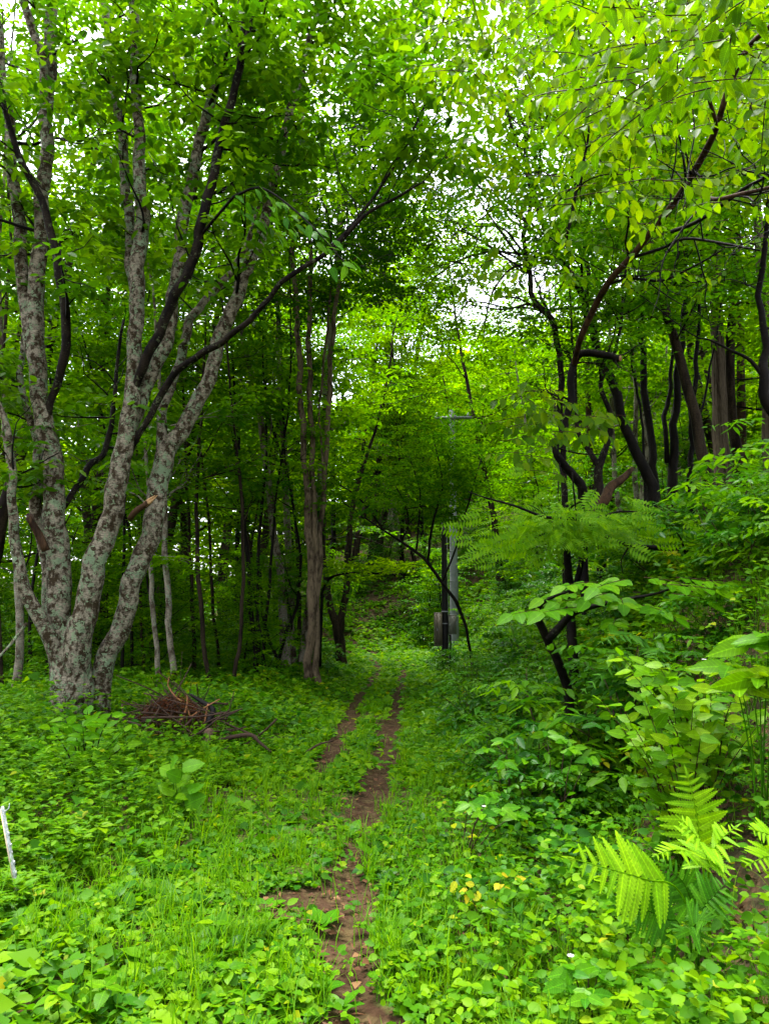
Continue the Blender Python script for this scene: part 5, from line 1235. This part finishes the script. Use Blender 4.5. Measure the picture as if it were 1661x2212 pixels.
for k in range(900):
    y = rr.uniform(12, 36); x = rr.uniform(-.66 * y - 3, .66 * y + 3)
    if abs(x - float(x_mid(min(y, 33)))) < (2.3 if y < 31 else 0): continue
    if y < 17 and -6.5 < x < 0: continue
    if y < 20 and 1 < x < 5.5: continue
    if -1.5 < x < 3.5 and y < 30: continue
    if -4.5 < x < 6.5 and 25 < y < 33.5: continue
    if x < -.58 * y and y < 14: continue
    if not try_place(x, y, (2.35 if y < 21 or x > 0 else 3.3) + y * .03): continue
    j = rr.integers(0, 6); z = zone(x, y, j); sk = 1.0
    if z[0] == 'hill': sk = .85 if -4 < x < 7 else 1.0
    if z[0] == 'bank': sk = 1.0
    if z[0] in ('left', 'farleft'): sk = 1.15
    place_tree(PT[j], 'forest_tree', x, y, rr.uniform(0, 6.28), sk * rr.uniform(.85, 1.15), z[1], z[2]); cnt += 1
for (x, y, sk, j) in [(-6.5, 31, 1.25, 1), (-4, 34, 1.3, 2), (-1.6, 36, 1.25, 1), (1.0, 35, 1.2, 2), (3.4, 37, 1.0, 2), (-10, 30, 1.35, 1), (-5.2, 25, 1.2, 2), (-8.5, 23, 1.25, 1), (-5, 36, 1.4, 3), (-.6, 39, 1.5, 1), (2.2, 38.5, 1.35, 2), (-3, 39, 1.5, 2), (.9, 41, 1.55, 3)]:
    z = zone(x, y, j); place_tree(PT[j], 'forest_tree', x, y, rr.uniform(0, 6.28), sk, z[1], z[2])
# a few big trees left of and behind the viewer's left shoulder, seen only as crowns overhead
cu = 0
pts = []
for k in range(1500):
    y = rr.uniform(8, 37); x = rr.uniform(-.62 * y - 1, .62 * y + 2)
    dx = x - float(x_mid(min(y, 33)))
    if abs(dx) < (2.0 if y < 30 else 0): continue
    if y < 14 and x < 0: continue
    if x > 0 and y < 16.5: continue
    if 0 < dx < 3.4 and y < 25: continue
    if -4 < x < 5 and 25 < y < 34 and rr.uniform() < .3: continue
    if not try_place(x, y, (.95 + y * .035) * (1.35 if x < -3 and y > 24 else 1)): continue
    ju = rr.integers(0, 3)
    z = where(x, y); lab = ['tall tiered sapling', 'bushy low sapling', 'single-stemmed sapling'][ju] + ' ' + z[1]
    grp = 'saplings ' + {'left': 'left of the path', 'bank': 'on the bank', 'farleft': 'deep in the left wood', 'hill': 'on the far slope'}[z[0]]
    place_tree(PU[ju], 'understorey_sapling', x, y, rr.uniform(0, 6.28), rr.uniform(.65, 1.1) * (1 if x > -1 else .75), lab, grp, 'sapling'); cu += 1
print('saplings', cu)

# shrubs covering the bank
def proto_shrub(seed, Hs, n, leaf, size, asp, twig=.22, shape='six', nsp=4):
    r = np.random.default_rng(seed); st = Tubes(); c = []
    for k in range(n):
        th = r.uniform(0, 2 * PI); d = [math.cos(th) * .8, math.sin(th) * .8, r.uniform(.5, 1.3)]; p = grow(r, (0, 0, -.05), d, Hs * r.uniform(.6, 1.2), 4, .18, .05)
        st.add(p, np.linspace(.008, .003, 5), 4, 2)
        for j in range(nsp): c.append(p[r.integers(2, 5)] + r.normal(0, .12 * Hs, 3) * [1, 1, .6])
    lv = Leaves(shape); spray(lv, np.array(c), r, 4, 6, twig, size, asp, .3, .35, (.05, .95))
    return st.mesh('shrub_stems', M['stick']), lv.mesh('shrub_foliage', M[leaf])
PSH = [proto_shrub(701, .8, 9, 'bank', .085, .55), proto_shrub(702, 1.0, 10, 'bank', .10, .45, .26), proto_shrub(703, .7, 9, 'mid', .075, .7, .2), proto_shrub(704, 1.1, 10, 'mid', .11, .4, .28), proto_shrub(705, .6, 9, 'weed', .08, .6, .2)]
pts = []; cs = 0
for k in range(4200):
    y = 3.4 + 22.6 * rr.uniform() ** 1.3; s = rr.uniform(-.25, 4.2); x = float(toe(y)) + s
    if x > .6 * y + .6: continue
    if y < 5.2 and s < .5: continue
    if y < 4.4 and s > .9 and rr.uniform() < .4: continue
    if not try_place(x, y, .36 + .024 * y): continue
    near = 'low' if s < 1 else 'high'
    js = rr.integers(0, 5); px = 830.5 + FPX * x / (y * .99)
    lm = ('beside the ferns' if px > 1300 else 'by the wet whorled bush') if y < 5.5 else 'near the bright glossy shrub' if y < 7.5 and px > 1280 else 'by the whorled-leaf bushes' if y < 7.5 else 'under the feathery-leaved tree' if y < 10 else 'below the crooked tree' if y < 13.5 else 'before the black post' if y < 18 else 'past the poles'
    lab = ['small-leaved shrub', 'narrow-leaved shrub', 'round-leaved low shrub', 'long-leaved loose shrub', 'light green low shrub'][js] + (' at the foot of the bank ' if near == 'low' else ' on the slope of the bank ') + lm
    root = thing('bank_shrub', (x, y, hgt(x, y)), lab, 'shrub', 'shrubs at the foot of the bank' if near == 'low' else 'shrubs on the upper bank')
    root.rotation_euler = (0, 0, rr.uniform(0, 6.28)); sc = rr.uniform(.6, 1.15) * (.55 if y < 5 else .8 if s < .6 else 1); root.scale = (sc, sc, sc)
    pr = PSH[js]
    link('stems', pr[0], root); link('foliage', pr[1], root); cs += 1
for x, y, js, sc in ((1.25, 6.0, 0, 1.0), (1.55, 6.1, 3, 1.1), (1.85, 6.2, 1, 1.15), (1.4, 5.6, 2, .9), (1.75, 5.7, 4, 1.0)):
    root = thing('bank_shrub', (x, y, hgt(x, y)), ['small-leaved', 'narrow-leaved', 'round-leaved', 'long-leaved', 'light green'][js] + ' shrub crowding the foot of the stem with broad leaflets', 'shrub', 'shrubs at the foot of the bank')
    root.rotation_euler = (0, 0, x * 5); root.scale = (sc, sc, sc); link('stems', PSH[js][0], root); link('foliage', PSH[js][1], root)
pts = []
for k in range(500):     # shrubs along the left wood edge
    y = rr.uniform(9.5, 26); x = rr.uniform(-.6 * y, float(x_mid(y)) - 1.6)
    if y < 11.5 and x > -3.5: continue
    if not try_place(x, y, .9 + .03 * y): continue
    root = thing('wood_edge_shrub', (x, y, hgt(x, y)), ['small-leaved', 'narrow-leaved', 'round-leaved', 'long-leaved', 'light green'][k % 5] + ' low shrub under the trunks ' + where(x, y)[1], 'shrub', 'shrubs under the left trunks')
    root.rotation_euler = (0, 0, rr.uniform(0, 6.28)); sc = rr.uniform(.6, 1.1); root.scale = (sc, sc, sc); pr = PSH[k % 5]
    link('stems', pr[0], root); link('foliage', pr[1], root); cs += 1
print('shrubs', cs)

# ------------------------------------------------------------------ far wood (one mass)
lv = Leaves('two'); n = 8600
yy = 45 + 34 * rr.uniform(0, 1, n) ** 1.7; xx = rr.uniform(-.75, .75, n) * yy
top = 9 + 3.5 * vnoise(xx, yy, .25, 5) + 7 * sstep(2, -18, xx)
zz = height(xx, yy) + rr.uniform(0.02, 1, n) ** np.where(rr.uniform(0, 1, n) < .5, .8, 1.6) * np.maximum(top, 3)
spray(lv, np.stack([xx, yy, zz], -1), rr, 5, 6, 1.1, .42, .6, .3, .45, (0, 1))
o = link('forest', lv.mesh('far_forest', M['canopy_yellow'])); tag(o, 'far wooded hillside seen between the trunks', 'forest', kind='stuff')

# ------------------------------------------------------------------ ground cover
def scatter(n, y0, y1, pw, seed):
    r = np.random.default_rng(seed); u = r.uniform(0, 1, n)
    e = 1 - pw if abs(1 - pw) > 1e-3 else .02
    y = (y0 ** e + u * (y1 ** e - y0 ** e)) ** (1 / e)
    x = r.uniform(-1, 1, n) * (.60 * y + .9)
    return x, y, r
def cover_height(x, y, r):
    """typical height of the weeds at a point"""
    dc = np.abs(x - x_mid(y)); s = x - toe(y)
    h = .05 + .16 * sstep(.5, 1.3, dc)
    h = h + np.where(x < x_mid(y), .42 * sstep(4.6, 6.2, y) * sstep(1.0, 2.6, dc) * (1 - .55 * sstep(9, 12, y)), 0)
    h = h + np.where(s > -.3, .14, 0)
    h = h * (1 - .48 * ((x > -3.2) & (x < -1.1) & (y > 6.2) & (y < 9.6))) * (1 - .7 * ((x > -2.5) & (x < -1.5) & (y > 3.3) & (y < 4.6)))
    return h * r.uniform(.5, 1.25, len(x)) * (1 + .55 * vnoise(x, y, 2.4, 17))
def keep_cover(x, y, r, strict=1.0):
    so = soil_at(x, y) * strict
    bare = (x - toe(y) > .25) & (y < 4.8) & (vnoise(x, y, 2.2, 8) > -.05)       # litter shows on the near bank
    k = (so < .40 + .09 * r.normal(0, 1, len(x))) | (r.uniform(0, 1, len(x)) < np.where(y < 5.5, .06, .012))
    return k & ~(bare & (r.uniform(0, 1, len(x)) < .72))

def weeds(name, label, n, y0, y1, pw, seed, shape, k, size, asp, mat, zone=None, tri=False, lowest=.25, hmul=1.):
    x, y, r = scatter(n, y0, y1, pw, seed)
    m = keep_cover(x, y, r)
    if zone is not None: m &= zone(x, y, r)
    x, y = x[m], y[m]; n = len(x); H_ = cover_height(x, y, r) * hmul; z = height(x, y)
    far = 1 + .055 * np.maximum(y - 6, 0)
    th0 = r.uniform(0, 2 * PI, n); lv = Leaves(shape)
    pt = r.uniform(.0, 1, n) * .7 + .15 + .28 * vnoise(x, y, 1.1, 9)
    for j in range(k):
        f = lowest + (1 - lowest) * (j + .8) / k
        if tri: th = th0 + (j % 3 - 1) * 1.25 + (j // 3) * 2.2 + r.normal(0, .15, n); f = lowest + (1 - lowest) * (j // 3 + 1) / max(1, (k + 2) // 3)
        else: th = th0 + j * 2.4 + r.normal(0, .3, n)
        out = (.02 + .22 * H_ * (1.1 - f))[:, None]
        a = np.stack([np.cos(th), np.sin(th), r.normal(.05, .28, n)], -1)
        pos = np.stack([x, y, z + H_ * f], -1) + a * np.array([1, 1, 0]) * out * (0.15 if tri else 1)
        L_ = size * far * r.uniform(.6, 1.3, n)
        nm = np.array([0, -.15, 1.]) + r.normal(0, .42, (n, 3))
        lv.add(pos, a, nm, L_, L_ * asp, np.where(r.uniform(0, 1, n) < .012, r.uniform(.93, 1, n), np.clip(pt + r.normal(0, .12, n), 0, .9)))
    # stems as slim blades
    o = link(name, lv.mesh(name, mat)); tag(o, label, 'weeds', kind='stuff')
    return x, y, H_, z
def left_zone(x, y, r): return x < x_mid(y) - .2
weeds('weeds', 'low three-leaflet weeds carpeting the verges', 10500, 2.3, 9.5, 1.3, 801, 'near', 6, .041, .80, M['weed'], tri=True, zone=lambda x, y, r: vnoise(x, y, 1.2, 31) + r.normal(0, .2, len(x)) > -.35)
weeds('broad_weeds', 'broader oval-leaved weeds among the carpet', 4200, 2.3, 11, 1.2, 802, 'near', 5, .064, .56, M['weed'], zone=lambda x, y, r: (vnoise(x, y, 1.5, 37) + r.normal(0, .2, len(x)) > -.05) & ~((x < x_mid(y) - .8) & (y > 4.4) & (r.uniform(0, 1, len(x)) < .7)))
weeds('heart_weeds', 'heart-shaped weed leaves in the left verge', 1500, 2.6, 12, 1.1, 803, 'heart', 4, .095, .9, M['weed'], zone=left_zone, hmul=1.1)
weeds('tiny_weeds', 'tiny round leaves filling the trodden middle of the path', 9000, 2.3, 7, 1.3, 804, 'round', 3, .026, .9, M['weed'], hmul=.45)
weeds('dark_weeds', 'dull dark-leaved weeds in patches of the verges', 2600, 2.5, 11, 1.1, 807, 'near', 5, .070, .62, M['bank'], zone=lambda x, y, r: vnoise(x, y, 1.1, 41) > .15, hmul=1.2)
weeds('mid_weeds', 'leafy ground cover further along the path', 24000, 7, 32, .9, 805, 'two', 5, .085, .62, M['weed'])
weeds('wood_floor_weeds', 'leafy floor cover under the far trunks', 9000, 14, 48, .7, 806, 'two', 6, .085, .6, M['mid'])
weeds('slope_weeds', 'leafy cover on the far rise where the path bends', 7000, 21, 37, .8, 808, 'two', 6, .085, .6, M['weed'], zone=lambda x, y, r: (x > -7) & (x < 8))
# feathery tall mugwort on the left verge
x, y, r = scatter(5200, 3.0, 10.5, 1.0, 811)
m = (x < x_mid(y) - 1.0 - .12 * np.maximum(6 - y, 0)) & (vnoise(x, y, .9, 12) > -.45) & (y > 3.5); x, y = x[m], y[m]; n = len(x); H_ = cover_height(x, y, r) * 1.15 + .06; z = height(x, y); lv = Leaves('two')
for j in range(7):
    th = r.uniform(0, 2 * PI, n); f = .35 + .65 * (j + 1) / 7
    for q in range(5):
        t2 = th + (q - 2) * .42; a = np.stack([np.cos(t2), np.sin(t2), r.normal(.15, .15, n)], -1); b2 = np.stack([np.cos(th), np.sin(th), 0 * th + .1], -1)
        L_ = (.075 - .012 * abs(q - 2)) * r.uniform(.7, 1.2, n)
        lv.add(np.stack([x, y, z + H_ * f], -1) + b2 * .03, a, np.array([0, 0, 1.]) + r.normal(0, .2, (n, 3)), L_, L_ * .34, np.clip(.35 + .3 * f + r.normal(0, .12, n), 0, .9))
tag(link('mugwort', lv.mesh('mugwort', M['weed'])), 'tall feathery-leaved weeds filling the left verge before the big clump', 'weeds', kind='stuff')
# grass
def grass(name, label, n, y0, y1, pw, seed, Lb, w, zone=None):
    x, y, r = scatter(n // 12, y0, y1, pw, seed)
    tuft_h = np.repeat(r.uniform(.6, 1.4, len(x)), 12); x = np.repeat(x, 12) + r.normal(0, .022, 12 * len(x)); y = np.repeat(y, 12) + r.normal(0, .022, len(x)); n = len(x)
    m = keep_cover(x, y, r, .8) & (vnoise(x, y, 1.7, 14) + r.normal(0, .1, n) > -.2)
    if zone is not None: m &= zone(x, y, r)
    x, y = x[m], y[m]; n = len(x); z = height(x, y); L_ = (Lb * r.uniform(.5, 1.3, n) * tuft_h[m] + .45 * cover_height(x, y, r)); w = w * (1 + .06 * np.maximum(y - 5, 0))
    th = r.uniform(0, 2 * PI, n); h = np.stack([np.cos(th), np.sin(th), 0 * th], -1); s = np.stack([-np.sin(th), np.cos(th), 0 * th], -1); bend = r.uniform(.2, .9, n)[:, None]
    b = np.stack([x, y, z], -1); zz = np.array([0, 0, 1.]); V = []
    for u, ww in ((0, 1), (.4, .85), (.75, .55)):
        c = b + zz * (L_[:, None] * (u - .35 * bend * u * u)) + h * (L_[:, None] * bend * u * u * .8)
        V += [c + s * ww * w[:, None] * .5, c - s * ww * w[:, None] * .5]
    V.append(b + zz * (L_[:, None] * (1 - .42 * bend)) + h * L_[:, None] * bend * .8)
    V = np.stack(V, 1).reshape(-1, 3); i = np.arange(n) * 7
    Q = np.concatenate([np.stack([i, i + 1, i + 3, i + 2], -1), np.stack([i + 2, i + 3, i + 5, i + 4], -1)]); T3 = np.stack([i + 4, i + 5, i + 6], -1)
    tag(link(name, make_mesh(name, V, [Q, T3], M['grass'], np.repeat(np.clip(r.normal(.5, .25, n), 0, 1), 7))), label, 'grass', kind='stuff')
grass('grass', 'fine green grass growing through the near weeds', 27000, 2.3, 9.5, 1.2, 821, .20, .0052)
grass('path_grass', 'short grass on the far stretch of the path', 34000, 8, 30, .8, 822, .13, .008, zone=lambda x, y, r: np.abs(x - x_mid(y)) < 3.2)
grass('tall_grass', 'long arching grass blades in the left verge', 16000, 3.2, 9.5, 1.0, 823, .34, .006, zone=lambda x, y, r: (x < x_mid(y) - .7) & (vnoise(x, y, 1.4, 51) > -.1))
grass('track_grass', 'short fine grass along the edges of the wheel tracks', 20000, 2.4, 12, 1.1, 824, .11, .0048, zone=lambda x, y, r: np.abs(x - x_mid(y)) < 1.35)
# litter on the bank and in the wood
x, y, r = scatter(9000, 2.3, 14, 1.0, 831); m = (x - toe(y) > -.1) | (x < -2.5) | (r.uniform(0, 1, len(x)) < .25); x, y = x[m], y[m]; n = len(x)
lv = Leaves('two'); th = r.uniform(0, 2 * PI, n)
lv.add(np.stack([x, y, height(x, y) + .008], -1), np.stack([np.cos(th), np.sin(th), r.normal(.1, .15, n)], -1), np.array([0, 0, 1.]) + r.normal(0, .35, (n, 3)), r.uniform(.03, .09, n), r.uniform(.015, .05, n), r.uniform(0, 1, n))
tag(link('leaf_litter', lv.mesh('leaf_litter', M['litter'])), 'brown fallen leaves on the bare soil of the bank', 'leaf litter', kind='stuff')
x, y, r = scatter(6000, 2.3, 14, 1.1, 841); m = (np.abs(x - x_mid(y)) < .95) & (soil_at(x, y) > .3); x, y = x[m], y[m]; n = len(x)
lv = Leaves('two'); th = r.uniform(0, 2 * PI, n); a, b = track_depth(x, y)
lv.add(np.stack([x, y, height(x, y) - .03 * a - .02 * b + .012], -1), np.stack([np.cos(th), np.sin(th), r.normal(.1, .2, n)], -1), np.array([0, 0, 1.]) + r.normal(0, .4, (n, 3)), r.uniform(.012, .05, n), r.uniform(.006, .026, n), r.uniform(0, .8, n))
tag(link('path_litter', lv.mesh('path_litter', M['litter'])), 'small dead leaves and bits of bark on the bare wheel tracks', 'leaf litter', kind='stuff')
